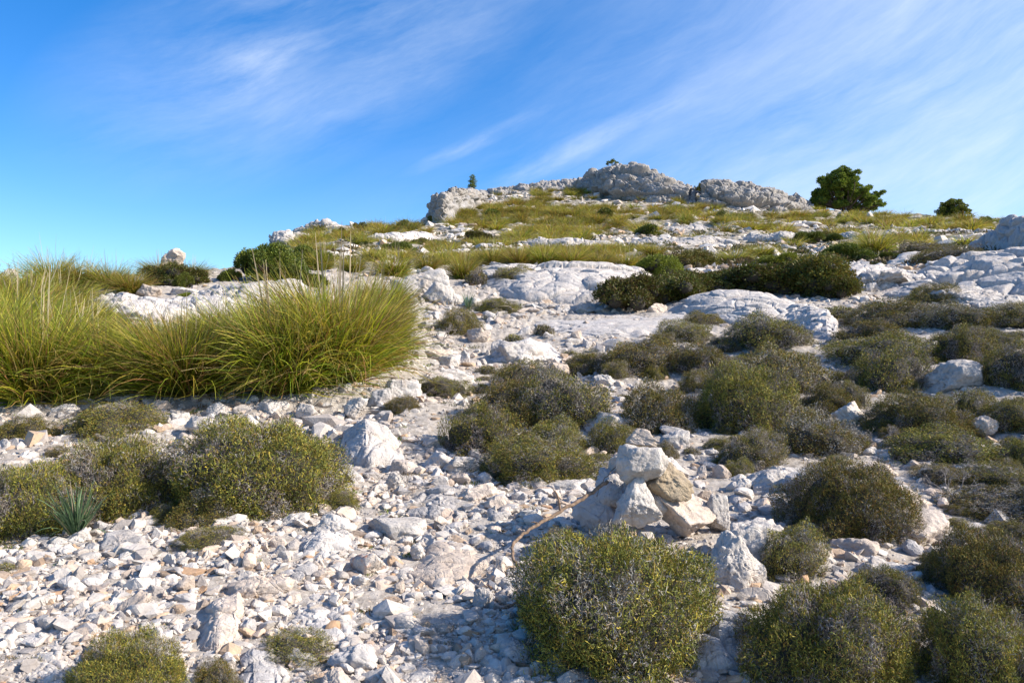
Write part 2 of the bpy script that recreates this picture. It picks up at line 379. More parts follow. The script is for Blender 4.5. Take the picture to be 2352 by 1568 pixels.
# ---------------------------------------------------------------- rubble (uncountable small stones) 
def rubble(name, label, px, py, sz, seed, sub=1, flat=.6, tonev=(.8, 1.12)):
    r = np.random.RandomState(seed)
    if seed in (1, 2, 5): kk = ~in_ell(px, py, BARE, 1.) | (r.uniform(size=len(px)) < (.35 if seed < 3 else .05)); px, py, sz = px[kk], py[kk], sz[kk]
    if seed < 3: sz = sz*np.exp(.9*fbm(np.stack([px/120, py/60, px*0+4], 1), 3)); kk = sz > 4.5; px, py, sz = px[kk], py[kk], sz[kk]
    Y = hits(px, py); ok = ~np.isnan(Y); px, py, sz, Y = px[ok], py[ok], sz[ok], Y[ok]
    x = (px-1176)*S/FL*Y; z = hg(x, Y); s = sz*S/FL*Y/2
    var = [stone_v(1000+seed+i, sub, 9, p=60, lo=.42)[0] for i in range(24)]
    F0 = ico(sub)[1]; N = len(x); nv = len(var[0])
    vi = r.randint(0, 24, N); A = np.array(var)[vi]                       # N,nv,3
    A = A*np.stack([r.uniform(.7, 1.3, N), r.uniform(.6, 1.1, N), r.uniform(.35, .35+flat, N)], 1)[:, None]
    t = r.uniform(0, 2*PI, N); c, s_ = np.cos(t), np.sin(t)
    tx = r.normal(0, .45, N); ct, st = np.cos(tx), np.sin(tx)
    y1 = A[..., 1]*ct[:, None]-A[..., 2]*st[:, None]; z1 = A[..., 1]*st[:, None]+A[..., 2]*ct[:, None]
    X = A[..., 0]*c[:, None]-y1*s_[:, None]; Y1 = A[..., 0]*s_[:, None]+y1*c[:, None]
    V = np.stack([X*s[:, None]+x[:, None], Y1*s[:, None]+Y[:, None], z1*s[:, None]+(z+s*.14)[:, None]], -1).reshape(-1, 3)
    F = (F0[None]+np.arange(N)[:, None, None]*nv).reshape(-1, 3)
    tone = r.uniform(*tonev, N)[:, None]*np.where(r.uniform(size=N)[:, None] < .2, np.array([[1., .88, .78]]), np.array([[1., .99, .98]]))
    tone = np.where(r.uniform(size=N)[:, None] < .16, tone*np.array([[.70, .69, .70]]), tone)
    tone = np.where(r.uniform(size=N)[:, None] < .10, tone*np.array([[.85, .68, .52]]), tone)
    o = link(name, mesh(name, V, F, M_rub, np.repeat(tone, nv, 0)))
    tag(o, label, 'rubble', kind='stuff')
n = 3100
px = rng.uniform(640, 2900, n); py = rng.uniform(430, 625, n); py = py+7*np.sin(py/9+px/130.)
k = ~in_ell(px, py, GRASS, 1.0) | (rng.uniform(size=n) < .22); px, py = px[k], py[k]
sz = np.clip(np.exp(rng.normal(math.log(20), .35, len(px)))*(.5+.6*(py-400)/200), 8, 46)
rubble('rubble', 'larger white limestone blocks lying across the distant hillside', px, py, sz, 7, sub=3, flat=.35, tonev=(1., 1.35))
def dens_keep(px, py, keep):      # clusters
    P = np.stack([px/90, py/45, px*0], 1); return rng.uniform(size=len(px)) < keep+.9*fbm(P, 3)
n = 50000
px = rng.uniform(-560, 3000, n); py = 740+(1640-740)*rng.uniform(0, 1, n)**1.0
k = (px < 1500) | (rng.uniform(size=n) < .55); px, py = px[k], py[k]
px = np.concatenate([px, rng.uniform(-60, 1620, 13000)]); py = np.concatenate([py, 740+880*rng.uniform(0, 1, 13000)])
sz = np.clip(np.exp(rng.normal(math.log(13.5), .52, len(px)))*(.55+.5*(py-700)/868), 5, 56)
rubble('rubble', 'loose small white limestone rubble covering the path and slope', px, py, sz, 1)
n = 20000
px = rng.uniform(-60, 1560, n); py = rng.uniform(860, 1620, n)
sz = rng.uniform(4.5, 9.5, n)*(.6+.5*(py-700)/868)
rubble('gravel', 'fine pale grit and gravel filling the gaps between the stones', px, py, sz, 4)
n = 5400
px = rng.uniform(-560, 3000, n); py = rng.uniform(700, 1600, n)
k = (px < 1450) | (rng.uniform(size=n) < .5); px, py = px[k], py[k]
sz = np.clip(np.exp(rng.normal(math.log(36), .25, len(px)))*(.5+.55*(py-700)/868), 14, 60)
rubble('rubble', 'fist sized white limestone fragments mixed through the loose rubble', px, py, sz, 5, sub=3, flat=.5)
n = 12000
px = rng.uniform(-400, 3000, n); py = rng.uniform(600, 760, n)
sz = np.clip(np.exp(rng.normal(math.log(8), .4, n)), 4, 22)
rubble('rubble', 'small pale stones strewn between the middle slabs', px, py, sz, 2)
n = 30000
px = rng.uniform(640, 2900, n); py = rng.uniform(405, 615, n)
k = dens_keep(px, py, .72) & (~in_ell(px, py, GRASS) | (rng.uniform(size=n) < .3)); px, py = px[k], py[k]
sz = np.clip(np.exp(rng.normal(math.log(11.5), .5, len(px)))*(.55+.5*(py-400)/200), 4, 34)
rubble('rubble', 'broken white limestone covering the distant hillside', px, py, sz, 3, flat=.8, tonev=(.95, 1.3))

# ---------------------------------------------------------------- labelled stones
ROCKS = []
def rock(px, py, w, h, label, mat=M_rock, rough=.13, seed=None, tilt=(0, 0, 0), depth=.8, sink=.2, Y=None, sub=5, name='limestone_rock', cat='rock', group=None, crack=0., planes=12, lo=.55, zoff=0, taper=0., p=34, up=1.2):
    """px,py = centre of the visible stone in survey pixels; w,h its visible size"""
    seed = seed if seed is not None else int(px*7+py*13)
    if Y is None:
        Yb = G(px, py+h*.5)[1]; Y = Yb+.4*depth*w*S/FL*Yb
    k = S/FL*Y; W, Hh = w*k*1.04, h*k*up
    D = W*depth
    V, F = stone_v(seed, sub, planes, rough, p, crack, lo)
    V = V@rot3(*np.random.RandomState(seed).uniform(-3, 3, 3)).T
    V = V/ (V.max(0)-V.min(0))*2; V = V-(V.max(0)+V.min(0))/2
    if taper: V[:, :2] *= (1-taper*(V[:, 2:3]+1)/2)/(1-taper*.35)
    V = V*np.array([W, D, Hh])/2
    V = V@rot3(*tilt).T
    loc = ((px-1176)*k, Y, EYE+(784-py)*k-Hh*sink+zoff)
    o = link(name, mesh(name, V, F, mat, smooth=True), loc=loc)
    tag(o, label, cat, group)
    ROCKS.append((px, py, w, h))
    return o
def flat(px, py, w, h, label, mat=M_slab, th=.12, seed=None, rz=0., rough=.05, sub=5, name='rock_slab', crack=.04, rise=.35, group=None, planes=12, tx=None):
    """a low slab lying in the slope"""
    seed = seed if seed is not None else int(px*5+py*11)
    Ya = G(px, py+h*.5)[1]; gb = hit(px, py-h*.45) or Ya*1.35; Yb = min(gb, Ya+w*S/FL*Ya*1.1)
    Y = (Ya+Yb)/2; k = S/FL*Y; W = w*k; D = max(Yb-Ya, W*.35)
    x = (px-1176)*k; z = hgs(x, Y); T = max(th*W, .03)
    V, F = stone_v(seed, sub, planes, rough, 14, crack, .62)
    V = V/(V.max(0)-V.min(0))*2; V = V-(V.max(0)+V.min(0))/2
    V = V*np.array([W, D, T*2])/2
    sc = max(min(W*.22, .9), .06)
    rr_ = np.clip(rough*12, .3, 1.1); st_ = np.array([.55, 1., 1.])
    a1, a2, a3 = worley(V/(sc*1.7)*st_+seed*.37+.3*W0(V/sc, seed), seed); b1, b2, b3 = worley(V/(sc*.55)*st_+seed*.7+.3*W0(V/sc*2.5, seed), seed+5)
    V[:, 2] += T*rr_*(.14*fbm(V/sc*.7+seed, 6, .62)+.30*(a3-.5)-.22*np.exp(-((a2-a1)/.05)**2)+.13*(b3-.5)-.06*np.exp(-((b2-b1)/.08)**2)+.10*(ridge(V/sc*2.2+seed, 4, .65)-.6))
    cc_ = np.abs(fbm(V/sc*np.array([.35, .6, .4])+seed+20, 3)); V[:, 2] -= T*.5*np.exp(-(cc_/.03)**2)
    V[:, :2] *= (1+.10*fbm(V/sc*.6+seed+60, 3))[:, None]
    a = math.atan2(hgs(x, Yb)-hgs(x, Ya), Yb-Ya) if tx is None else tx
    b = -math.atan2(hgs(x+W*.4, Y)-hgs(x-W*.4, Y), W*.8)
    V = V@rot3(a, b, rz).T
    o = link(name, mesh(name, V, F, mat, smooth=True), loc=(x, Y, z-T*(1-rise)+T*.35))
    tag(o, label, 'rock slab', group); ROCKS.append((px, py, w, h))
    return o
CG = 'stones stacked in the cairn'
def cairn():
    Y = 4.42
    def c(px, py, w, h, label, mat, dy, **kw): rock(px, py, w, h, label, mat, Y=Y+dy, sink=0, up=1.0, name='cairn_stone', cat='cairn stone', group=CG, **kw)
    c(1480,1008,66,46,'small pointed white stone balanced on top of the cairn',M_warm,.02,planes=9,lo=.5,taper=.35,seed=11,tilt=(0,.35,0))
    c(1474,1068,112,96,'big pale blocky stone under the topmost cairn stone',M_rock,-.10,seed=33,taper=-.30,rough=.10,lo=.78,planes=12,depth=.6)
    c(1427,1070,62,58,'small stone behind the left edge of the big cairn block',M_warm,.12,seed=23)
    c(1408,1125,84,88,'rounded grey brown stone on the left flank of the cairn',M_grey,.05,seed=31,tilt=(0,.3,0))
    c(1464,1150,100,126,'upright wedge stone standing at the front of the cairn',M_rock,-.12,seed=35,taper=.65,rough=.12,crack=.10)
    c(1538,1106,108,84,'brown undercut stone leaning on the right flank of the cairn',M_brown_shade,-.02,seed=47,tilt=(0,.5,0),depth=.8,planes=8)
    c(1540,1074,76,44,'pale stone resting behind the brown undercut cairn stone',M_rock,.12,seed=45,tilt=(0,.7,0))
    c(1570,1182,180,104,'largest yellowish base stone at the right foot of the cairn',M_warm,.0,seed=51,tilt=(0,.3,0),depth=.7)
    c(1372,1180,98,112,'tilted lilac grey slab at the left foot of the cairn',M_grey,.02,seed=52,tilt=(0,-.55,0),depth=.5)
    c(1648,1182,66,104,'narrow white stone leaning at the right end of the cairn',M_rock,.06,seed=53,tilt=(0,-.35,0),depth=.6)
    c(1510,1160,54,50,'small white wedge between the front cairn stones',M_rock,-.05,seed=54)
    c(1618,1142,40,40,'little knob of stone above the narrow cairn end stone',M_warm,.14,seed=55)
cairn()
R_ = rock
R_(1690,1318,150,180,'white upright boulder beside the big front cushion shrub',M_rock,rough=.12,seed=61,Y=3.8,sink=.05,sub=6,crack=.05,lo=.75,depth=.6)
R_(1725,1280,150,170,'pale slanting boulder leaning behind the white upright boulder',M_rock,seed=62,Y=4.05,tilt=(0,.6,0),sink=.0,sub=5,lo=.7)
R_(2186,857,134,90,'large cracked white boulder between the right hand shrubs',M_rock,rough=.09,crack=.10,seed=64,sub=5)
R_(1952,946,82,68,'squat white rock between shrubs under the cracked boulder',M_rock,seed=65)
R_(2112,1205,138,92,'big rounded boulder right of the tall grey centre shrub',M_warm,seed=66,sub=5,rough=.09)
R_(2085,1150,110,80,'warm white ledge above the big rounded boulder',M_warm,seed=67,tilt=(0,.3,0))
R_(1858,1100,140,90,'bluish white rock half hidden by the tall grey centre shrub',M_grey,seed=68,sub=5)
R_(1772,1102,130,62,'long pale rock left of the bluish white rock',M_rock,seed=69,tilt=(0,-.25,0))
R_(1698,1108,60,40,'small round rock right of the cairn rubble',M_rock,seed=70)
R_(1745,1062,64,34,'orange tinged rock above the long pale rock',M_warm,seed=71)
R_(1990,1075,150,44,'flat warm ledge behind the tall grey centre shrub',M_warm,seed=72)
R_(2045,1308,140,62,'white rock lying in front of the right hand stones',M_rock,seed=73)
R_(1960,1255,120,60,'jagged pinkish rock below the tall grey centre shrub',M_warm,seed=74,rough=.12)
R_(1885,1268,70,56,'small angular rock left of the jagged pinkish rock',M_warm,seed=75)
R_(2040,1222,90,34,'thin slab fragment under the big rounded boulder',M_warm,seed=76)
R_(1412,968,140,66,'white rock wedged among the middle cushion shrubs',M_rock,rough=.12,seed=77)
R_(1362,1016,86,34,'low tilted stone left of the middle cushion shrubs',M_rock,seed=78,tilt=(0,.35,0))
R_(1390,872,54,36,'single white stone standing among the upper cushion shrubs',M_rock,seed=79)
R_(1282,843,52,32,'pinkish grey stone beside the upper cushion shrubs',M_warm,seed=80)
R_(1548,1008,70,60,'creased white stone above the cairn top',M_rock,seed=81,rough=.12)
R_(1612,1000,36,26,'bluish stone in the shade right of the cairn top',M_grey,seed=82)
R_(1300,1002,50,46,'pale rock between two low middle shrubs',M_rock,seed=83)
R_(2260,968,60,40,'shaded pinkish stone between far right shrubs',M_warm,seed=84)
R_(2240,1075,110,34,'low crumpled white stone at the far right',M_rock,seed=85)
R_(1290,1115,120,42,'flat pale stone left of the cairn foot',M_rock,seed=86)
R_(1222,1095,46,28,'white lump just below the low middle shrub',M_rock,seed=87)
R_(843,1287,84,64,'stone with rusty orange lichen beside the path',M_lich,seed=92,rough=.1)
R_(372,1425,150,44,'long white rock behind the lower left shrub',M_rock,seed=97)
R_(292,1395,118,64,'smooth tan rock left of the long white rock',M_warm,seed=98,tilt=(0,-.3,0))
R_(565,1437,60,50,'dark hollowed stone beside the orange stained rock',M_grey,seed=99)
R_(597,1340,150,74,'tilted pointed slab in the left rubble',M_warm,seed=100,tilt=(0,-.4,0),depth=.5)
R_(772,1200,92,62,'angular white block above the long knobbly rock',M_rock,seed=102)
R_(680,1190,80,36,'flat stone at the lower edge of the big left shrub',M_rock,seed=103,tilt=(0,-.2,0))
R_(288,1240,112,54,'flat topped grey stone with shaded front face',M_grey,seed=104,lo=.8,p=24)
R_(178,1228,62,46,'white pitted stone left of the flat topped stone',M_rock,seed=105)
R_(330,1193,60,32,'small wedge stone beneath the left cushion shrub',M_warm,seed=106)
R_(415,1276,38,34,'small square white stone below the flat topped stone',M_rock,seed=107,lo=.8)
R_(1095,1130,112,58,'tan block with shaded brown front in mid path',M_warm,seed=108,lo=.7)
R_(1060,1098,46,36,'pinkish stone perched behind the tan block',M_warm,seed=109)
R_(920,1205,156,48,'low scalloped rock across the middle path',M_rock,seed=111,rough=.12)
R_(960,1258,34,36,'egg shaped pebble above the broad tan slab',M_rock,seed=112,lo=.95)
R_(1008,1050,80,44,'grey cracked rock in mid path',M_rock,seed=114,crack=.06)
R_(1060,1062,84,44,'squarish rock left of the low middle shrub',M_rock,seed=115)
R_(1090,1040,30,30,'dark pitted stone touching the low middle shrub',M_grey,seed=116)
R_(932,1068,72,36,'lumpy rock with ochre stain in mid path',M_warm,seed=117)
R_(1000,1012,60,40,'rounded stone where the smooth path bends',M_rock,seed=118)
R_(905,1100,60,50,'white cube shaped stone in the path',M_rock,seed=119,lo=.8)
R_(925,892,86,62,'white angular boulder beyond the big tussock foot',M_rock,seed=120,rough=.1)
R_(870,908,58,52,'grey boulder left of the white angular boulder',M_grey,seed=121)
R_(818,927,56,46,'round pale boulder near the big tussock foot',M_rock,seed=122)
R_(1010,865,152,34,'long white ledge with straight front beside the path',M_rock,seed=123,depth=.4,lo=.8)
R_(1030,826,56,36,'white round stone right of the big tussock',M_rock,seed=124)
R_(1062,818,42,44,'dark pointed stone right of the white round stone',M_grey,seed=125,taper=.4)
R_(995,812,90,30,'low pale rock against the big tussock',M_warm,seed=126)
R_(1195,805,120,56,'broad white rock in the upper rubble',M_rock,seed=127,rough=.1)
R_(1150,795,50,46,'leaning white stone left of the broad rubble rock',M_rock,seed=128)
R_(1100,765,54,36,'beige stone in the rubble below the thistle plant',M_warm,seed=129)
R_(612,935,70,40,'pointed white stone under the grass edge',M_rock,seed=130)
R_(500,938,60,40,'white peaked stone at the middle tussock foot',M_rock,seed=131,taper=.3)
R_(548,943,56,24,'low white stone between the grass edge stones',M_rock,seed=132)
R_(707,937,50,34,'white stone above the right side of the big left shrub',M_rock,seed=133)
R_(400,960,86,38,'angular white stone above a hollow on the left',M_rock,seed=134)
R_(468,975,78,58,'cleft white stone behind the big left shrub',M_rock,seed=135,crack=.08)
R_(425,1008,62,40,'stone with an orange smear below the cleft stone',M_warm,seed=136)
R_(315,1010,74,40,'smooth warm stone between the two left shrubs',M_warm,seed=137)
R_(143,943,70,38,'slanted white stone at the left tussock foot',M_rock,seed=138,tilt=(0,-.3,0))
R_(8,1020,50,36,'white stone cut by the left picture edge',M_rock,seed=139)
R_(772,1552,70,52,'bright square stone at the bottom edge',M_warm,seed=141,lo=.8,p=26)
R_(1186,1492,92,66,'grey wedge stone under the front shrub left side',M_grey,seed=142)
flat(955,1545,110,70,'bluish slab at the bottom of the shaded path',M_slab,.12,143)
R_(150,1455,84,44,'dark striped stone above the corner slab',M_grey,seed=145)
R_(1108,1368,46,58,'mottled upright stone in the shaded path',M_grey,seed=146)
R_(1175,1335,64,40,'bluish stone beside the front shrub',M_grey,seed=147)
R_(1010,1440,60,30,'pale stone on the shaded pebbles',M_warm,seed=148)
R_(820,1500,120,70,'low grey block near the bottom of the path',M_grey,seed=149)
R_(700,1500,80,40,'grey stone below the sparse bottom shrub',M_grey,seed=150)
R_(980,640,110,64,'lilac white boulder right of the big tussock top',M_rock,seed=151,sub=5)
R_(925,655,56,44,'left lump of the lilac white boulder pile',M_grey,seed=152)
R_(1008,668,84,60,'pyramid shaped pale block below the lilac boulder',M_rock,seed=153,taper=.3)
R_(1085,692,50,36,'rounded white rock left of the centre slab',M_rock,seed=154)
R_(1045,685,44,34,'round stone left of the rounded white rock',M_rock,seed=155)
R_(1288,706,52,26,'smooth grey stone at the foot of the centre slab',M_grey,seed=156,lo=.9)
R_(1345,705,48,30,'pale stone right of the smooth grey stone',M_rock,seed=157)
R_(1382,712,38,18,'flat small stone near the dark brown shrub',M_rock,seed=158)
R_(1506,708,52,34,'pitted stone at the left end of the domed slab',M_warm,seed=159)
R_(1150,712,90,34,'low warm rocks below the thorny tuft',M_warm,seed=160)
R_(400,593,66,40,'large pale rock crowning the left ridge',M_warm,seed=161,Y=19.5,sub=5,sink=.15,tilt=(0,-.35,0))
R_(405,580,36,22,'oval stone sitting on the left ridge rock',M_warm,seed=162,Y=19.4,sink=0,up=1)
R_(14,632,56,44,'pale rock at the left edge of the ridge',M_rock,seed=163,Y=14,sub=5)
R_(345,665,60,34,'round pale rock behind the left grass ledge',M_warm,seed=164)
R_(430,668,70,22,'low whitish rocks left of the green bushes',M_rock,seed=165)
R_(1060,530,60,20,'pale boulder above the centre left grass',M_rock,seed=166)
R_(793,590,44,22,'rounded cream rock in the middle distance',M_warm,seed=167,lo=.9)
# slabs
flat(1430,752,420,60,'smooth bare rock pavement crossing the path',M_slab,.04,205,rough=.03,sub=6,rise=.5)
flat(1960,640,260,70,'stepped pale slabs behind the right shrubs',M_slab,.14,206,rough=.10,sub=6,crack=.05,rise=.8)
flat(2235,690,240,46,'low layered slab under the great cracked slab',M_slab,.12,209,rough=.10,crack=.06,sub=6,rise=.7)
flat(2120,600,200,26,'pale slab foot left of the split boulder',M_slab,.12,210,sub=5,rise=.8)
flat(560,690,320,44,'long low limestone ledge behind the tussocks',M_slab,.10,211,rough=.07,sub=6,rise=.8)
flat(285,700,170,60,'broken layered ledge behind the left tussocks',M_slab,.16,212,rough=.12,crack=.06,sub=6,rise=.8)
flat(1040,930,120,100,'smooth worn bedrock in the path bend',M_slab,.06,213,rough=.02,sub=5)
flat(860,594,110,24,'cream slab in the middle distance grass',M_slab,.1,214,rise=.8)
flat(2290,700,100,30,'grey slab end at the right edge',M_slab,.15,215,rise=.8)
rock(1440,1600,150,80,'shaded grey stone under the big front shrub',M_grey,seed=216,Y=3.0)

# skyline outcrops: strongly broken crags
def crag(px, py, w, h, Y, label, seed, depth=.6, taper=0., tilt=(0, 0, 0), strat=.035, rough=.17, sink=.2, up=1.3, mat=M_crag, sub=6, lo=.6, per=.5):
    k = S/FL*Y; W, Hh = w*k, h*k*up; D = W*depth
    V, F = stone_v(seed, sub, 20, .02, 8, 0, lo)
    V = V/(V.max(0)-V.min(0))*2; V = V-(V.max(0)+V.min(0))/2
    if taper: V[:, 0] *= (1-taper*(V[:, 2]+1)/2)
    V = V*np.array([W, D, Hh])/2
    nrm = V/np.array([W, D, Hh])**2; nrm /= np.linalg.norm(nrm, axis=1)[:, None]+1e-9
    sc = max(Hh, 2.)
    z = V[:, 2]+.25*V[:, 0]*.5+fbm(V/sc+seed, 3)*sc*.3
    f = z/(sc*per*.45); f = f-np.floor(f)
    zf = np.array([1, 1, 1.9]); a1, a2, a3 = worley(V/(sc*.42)*zf+seed*.31+.35*W0(V/(sc*.5), seed), seed); b1, b2, b3 = worley(V/(sc*.16)*zf+seed*.7+.3*W0(V/(sc*.2), seed), seed+5)
    dsp = sc*rough/.17*(.10*fbm(V/(sc*.9)+seed, 3)+.17*(a3-.5)-.07*np.exp(-((a2-a1)/.05)**2)+.075*(b3-.5)-.03*np.exp(-((b2-b1)/.08)**2)+.025*(ridge(V/(sc*.12)+seed+5, 4, .65)-.6))
    dsp += (np.clip(f*3, 0, 1)-np.clip(f*6-5, 0, 1))*strat*sc
    cr = np.abs(fbm(V/(sc*.7)*np.array([1.6, 1.6, .5])+seed+40, 2)); dsp -= .06*sc*np.exp(-(cr/.03)**2)
    V = V+nrm*dsp[:, None]; V = V@rot3(*tilt).T
    o = link('rock_outcrop', mesh('rock_outcrop', V, F, mat, smooth=True), loc=((px-1176)*k, Y, EYE+(784-py)*k-Hh*sink))
    return tag(o, label, 'rock outcrop')
crag(995,498,26,24,74,'small dark step at the foot of the left crag',302,depth=1.)
crag(735,528,120,34,54,'flat topped white outcrop on the left shoulder',311,depth=.7,mat=M_slab,rough=.10,sink=.15,strat=.08)
crag(672,556,110,40,46,'layered white ledges stepping down to the green bushes',312,depth=.7,mat=M_slab,rough=.12,sink=.2,strat=.09)

def outcrop(top, bas, label, seed, dd=3., rough=1., rd=.6, nx=260, nt=110, mat=M_crag, cell=1.2, zf=1.8, name='rock_outcrop', cat='rock outcrop', back=1.0, crk=1., strata=0.):
    """bedrock whose front foot follows bas on the ground and whose crest stands dd metres behind it"""
    tx, ty = np.array(top, float).T; bx, by = np.array(bas, float).T
    px = np.linspace(tx[0], tx[-1], nx); yt = np.interp(px, tx, ty); yb = np.interp(px, bx, by)
    u = (px-1176)*S/FL; Yb = hits(px, yb); Yb = np.interp(px, px[~np.isnan(Yb)], Yb[~np.isnan(Yb)])
    g = gk(8); n_ = len(g)//2; Yb = np.convolve(np.pad(Yb, n_, mode='edge'), g, 'valid'); e = np.minimum(1, np.minimum(px-px[0], px[-1]-px)/(.12*(px[-1]-px[0])))**.5
    Yt = Yb+dd*(.35+.65*e); zt = EYE+(784-yt)*S/FL*Yt; zb = EYE+(784-yb)*S/FL*Yb
    T = np.concatenate([np.linspace(-.12, 0, 6)[:-1], np.linspace(0, 1, nt), np.linspace(1, 2.0, nt//2)[1:]])
    P = np.zeros((nx, len(T), 3))
    for j, t in enumerate(T):
        if t < 0: y = Yb; z = zb+t*2.5*np.maximum(zt-zb, .3)
        elif t <= 1: y = Yb+(Yt-Yb)*t; z = zb+(zt-zb)*math.sin(t*PI/2)**rd
        else: q_ = t-1; y = Yt+(Yt-Yb)*q_*back; z = zt-(zt-zb)*1.3*q_**1.6
        P[:, j] = np.stack([u*y, y, z], 1)
    N = np.cross(np.gradient(P, axis=0), np.gradient(P, axis=1)); N /= np.linalg.norm(N, axis=2)[..., None]+1e-9
    V = P.reshape(-1, 3); N = N.reshape(-1, 3)
    if N[:, 2].mean() < 0: N = -N
    st = np.array([.7, 1, zf]); c = cell
    a1, a2, a3 = worley(V/c*st+.35*W0(V/c*.9, seed), seed); b1, b2, b3 = worley(V/(c*.38)*st+.35*W0(V/c*2, seed), seed+5); d1, d2, d3 = worley(V/(c*.14)*st+.3*W0(V/c*5, seed), seed+9)
    d = .30*(a3-.5)-.16*crk*np.exp(-((a2-a1)/.06)**2)+.13*(b3-.5)-.06*crk*np.exp(-((b2-b1)/.08)**2)+.045*(d3-.5)-.02*np.exp(-((d2-d1)/.1)**2)+.10*fbm(V/c*.7+seed, 6, .6)
    if strata:
        f = (V[:, 2]+.18*V[:, 0]+.15*c*fbm(V/c*.5+seed+8, 3))/(c*.3); f = f-np.floor(f); d += strata*(f-.5-np.clip(f*6-5, 0, 1))
    V = V+N*(d*c*rough)[:, None]
    m = len(T); i, j = np.meshgrid(np.arange(nx-1), np.arange(m-1), indexing='ij'); k = i*m+j
    F = np.stack([k, k+1, k+m+1, k+m], -1).reshape(-1, 4)[:, ::-1]
    tag(link(name, mesh(name, V, F, mat, smooth=True)), label, cat)
    ROCKS.append((px.mean(), (yt.mean()+yb.mean())/2, px[-1]-px[0], (yb-yt).mean()))
outcrop([(1310,430),(1345,407),(1375,399),(1400,390),(1425,386),(1450,385),(1475,389),(1492,399),(1520,405),(1545,414),(1575,418),(1596,424),(1606,444)],[(1310,436),(1360,448),(1400,462),(1500,470),(1606,474)],'highest pale summit crag with long broken right shoulder',304,dd=6,cell=3.4,zf=2.3,rd=.7,nx=420,nt=150,strata=.13)
outcrop([(1600,450),(1609,418),(1625,410),(1660,410),(1680,417),(1700,421),(1730,425),(1760,437),(1790,440),(1812,450),(1840,463),(1870,474)],[(1600,474),(1700,480),(1800,484),(1870,486)],'blocky crag descending to the right of the summit notch',307,dd=5,cell=3.0,zf=2.3,rd=.55,nx=400,nt=140,strata=.13)
outcrop([(986,505),(990,474),(998,458),(1020,448),(1045,434),(1062,436),(1085,444),(1120,448)],[(986,512),(1020,516),(1060,500),(1120,472)],'steep grey crag ending the hill on the left',301,dd=4,cell=2.0,rd=.32,nx=240,nt=130,strata=.12)
outcrop([(1085,448),(1120,443),(1150,437),(1170,438),(1190,433),(1215,433),(1240,427),(1265,428),(1290,421),(1330,416),(1350,422)],[(1085,456),(1180,446),(1250,440),(1350,438)],'long low rocky ledge left of the summit crag',315,dd=7,cell=1.8,rd=.8,nx=360,nt=80,rough=1.1,strata=.05)
outcrop([(1080,640),(1110,622),(1160,614),(1230,611),(1330,610),(1430,614),(1475,624),(1500,640)],[(1080,655),(1130,672),(1200,694),(1290,700),(1380,702),(1440,690),(1500,660)],'wide centre bedrock slab above the rubble path',201,dd=4.6,cell=1.5,rd=.62,rough=.30,mat=M_slab,nx=360,nt=180,zf=1.,name='rock_slab',cat='rock slab',back=.5)
outcrop([(1478,712),(1520,694),(1580,676),(1640,668),(1690,668),(1750,676),(1800,690),(1840,708),(1870,728)],[(1478,722),(1560,735),(1650,748),(1760,756),(1870,745)],'long domed bedrock slab in front of the brown shrub',203,dd=2.4,cell=1.2,rd=.6,rough=.30,mat=M_slab,nx=360,nt=150,zf=1.,name='rock_slab',cat='rock slab',back=.8)
outcrop([(1760,730),(1790,708),(1820,700),(1860,700),(1900,712),(1925,736),(1935,770)],[(1760,752),(1820,768),(1880,788),(1935,800)],'sloping bedrock spur right of the domed slab',204,dd=2.0,cell=.8,rd=.7,rough=.5,mat=M_slab,nx=240,nt=130,zf=1.3,name='rock_slab',cat='rock slab')
outcrop([(1990,664),(2060,640),(2120,615),(2180,594),(2230,580),(2290,575),(2360,570),(2480,562)],[(1990,676),(2100,682),(2200,680),(2360,682),(2480,680)],'great cracked slab rising to the right edge',207,dd=3.6,cell=1.7,rd=.75,rough=.34,mat=M_slab,nx=400,nt=180,zf=1.1,name='rock_slab',cat='rock slab',crk=2.2)
outcrop([(2225,566),(2250,552),(2275,532),(2300,508),(2330,495),(2360,494),(2400,505),(2460,520)],[(2225,575),(2300,590),(2360,596),(2460,590)],'big grey split boulder on the right skyline',208,dd=2.0,cell=1.5,rd=.6,rough=.35,mat=M_grey,nx=260,nt=130,zf=1.,name='rock_slab',cat='rock slab',crk=2.)
outcrop([(1850,640),(1890,612),(1950,604),(2010,604),(2060,612),(2100,628)],[(1850,650),(1920,668),(2000,672),(2100,664)],'stepped pale slab behind the right shrubs',209,dd=2.6,cell=1.1,rd=.7,rough=.5,mat=M_slab,nx=260,nt=110,name='rock_slab',cat='rock slab',strata=.08)
outcrop([(185,700),(215,676),(280,672),(340,684),(380,694),(430,682),(540,668),(640,664),(715,668),(740,680)],[(185,716),(240,734),(330,742),(430,726),(560,716),(740,706)],'long low layered limestone ledge behind the tussocks',211,dd=1.4,cell=.9,rd=.55,rough=.5,mat=M_slab,nx=420,nt=100,name='rock_slab',cat='rock slab',strata=.10)
def near_slab(top, bas, label, seed, mat=M_slab, dd=.3, cell=.22, rough=.38, rd=.55, **k): outcrop(top, bas, label, seed, dd=dd, cell=cell, rough=rough, rd=rd, mat=mat, nx=200, nt=90, name='rock_slab', cat='rock slab', zf=1.2, **k)
near_slab([(585,1448),(610,1405),(650,1380),(720,1370),(790,1378),(850,1402),(900,1430),(918,1462)],[(585,1456),(700,1478),(800,1482),(918,1475)],'big ridged white slab beside the shaded path',95,dd=.4)
near_slab([(422,1475),(450,1422),(490,1388),(545,1368),(560,1400),(568,1455)],[(422,1490),(500,1508),(568,1470)],'tall orange stained rock in the lower left',96,mat=M_warm,dd=.3,rd=.4)
near_slab([(772,1045),(790,995),(840,965),(890,985),(918,1012),(932,1045)],[(772,1060),(850,1075),(932,1058)],'large pale rippled slab left of the path',113,dd=.7,cell=.3)
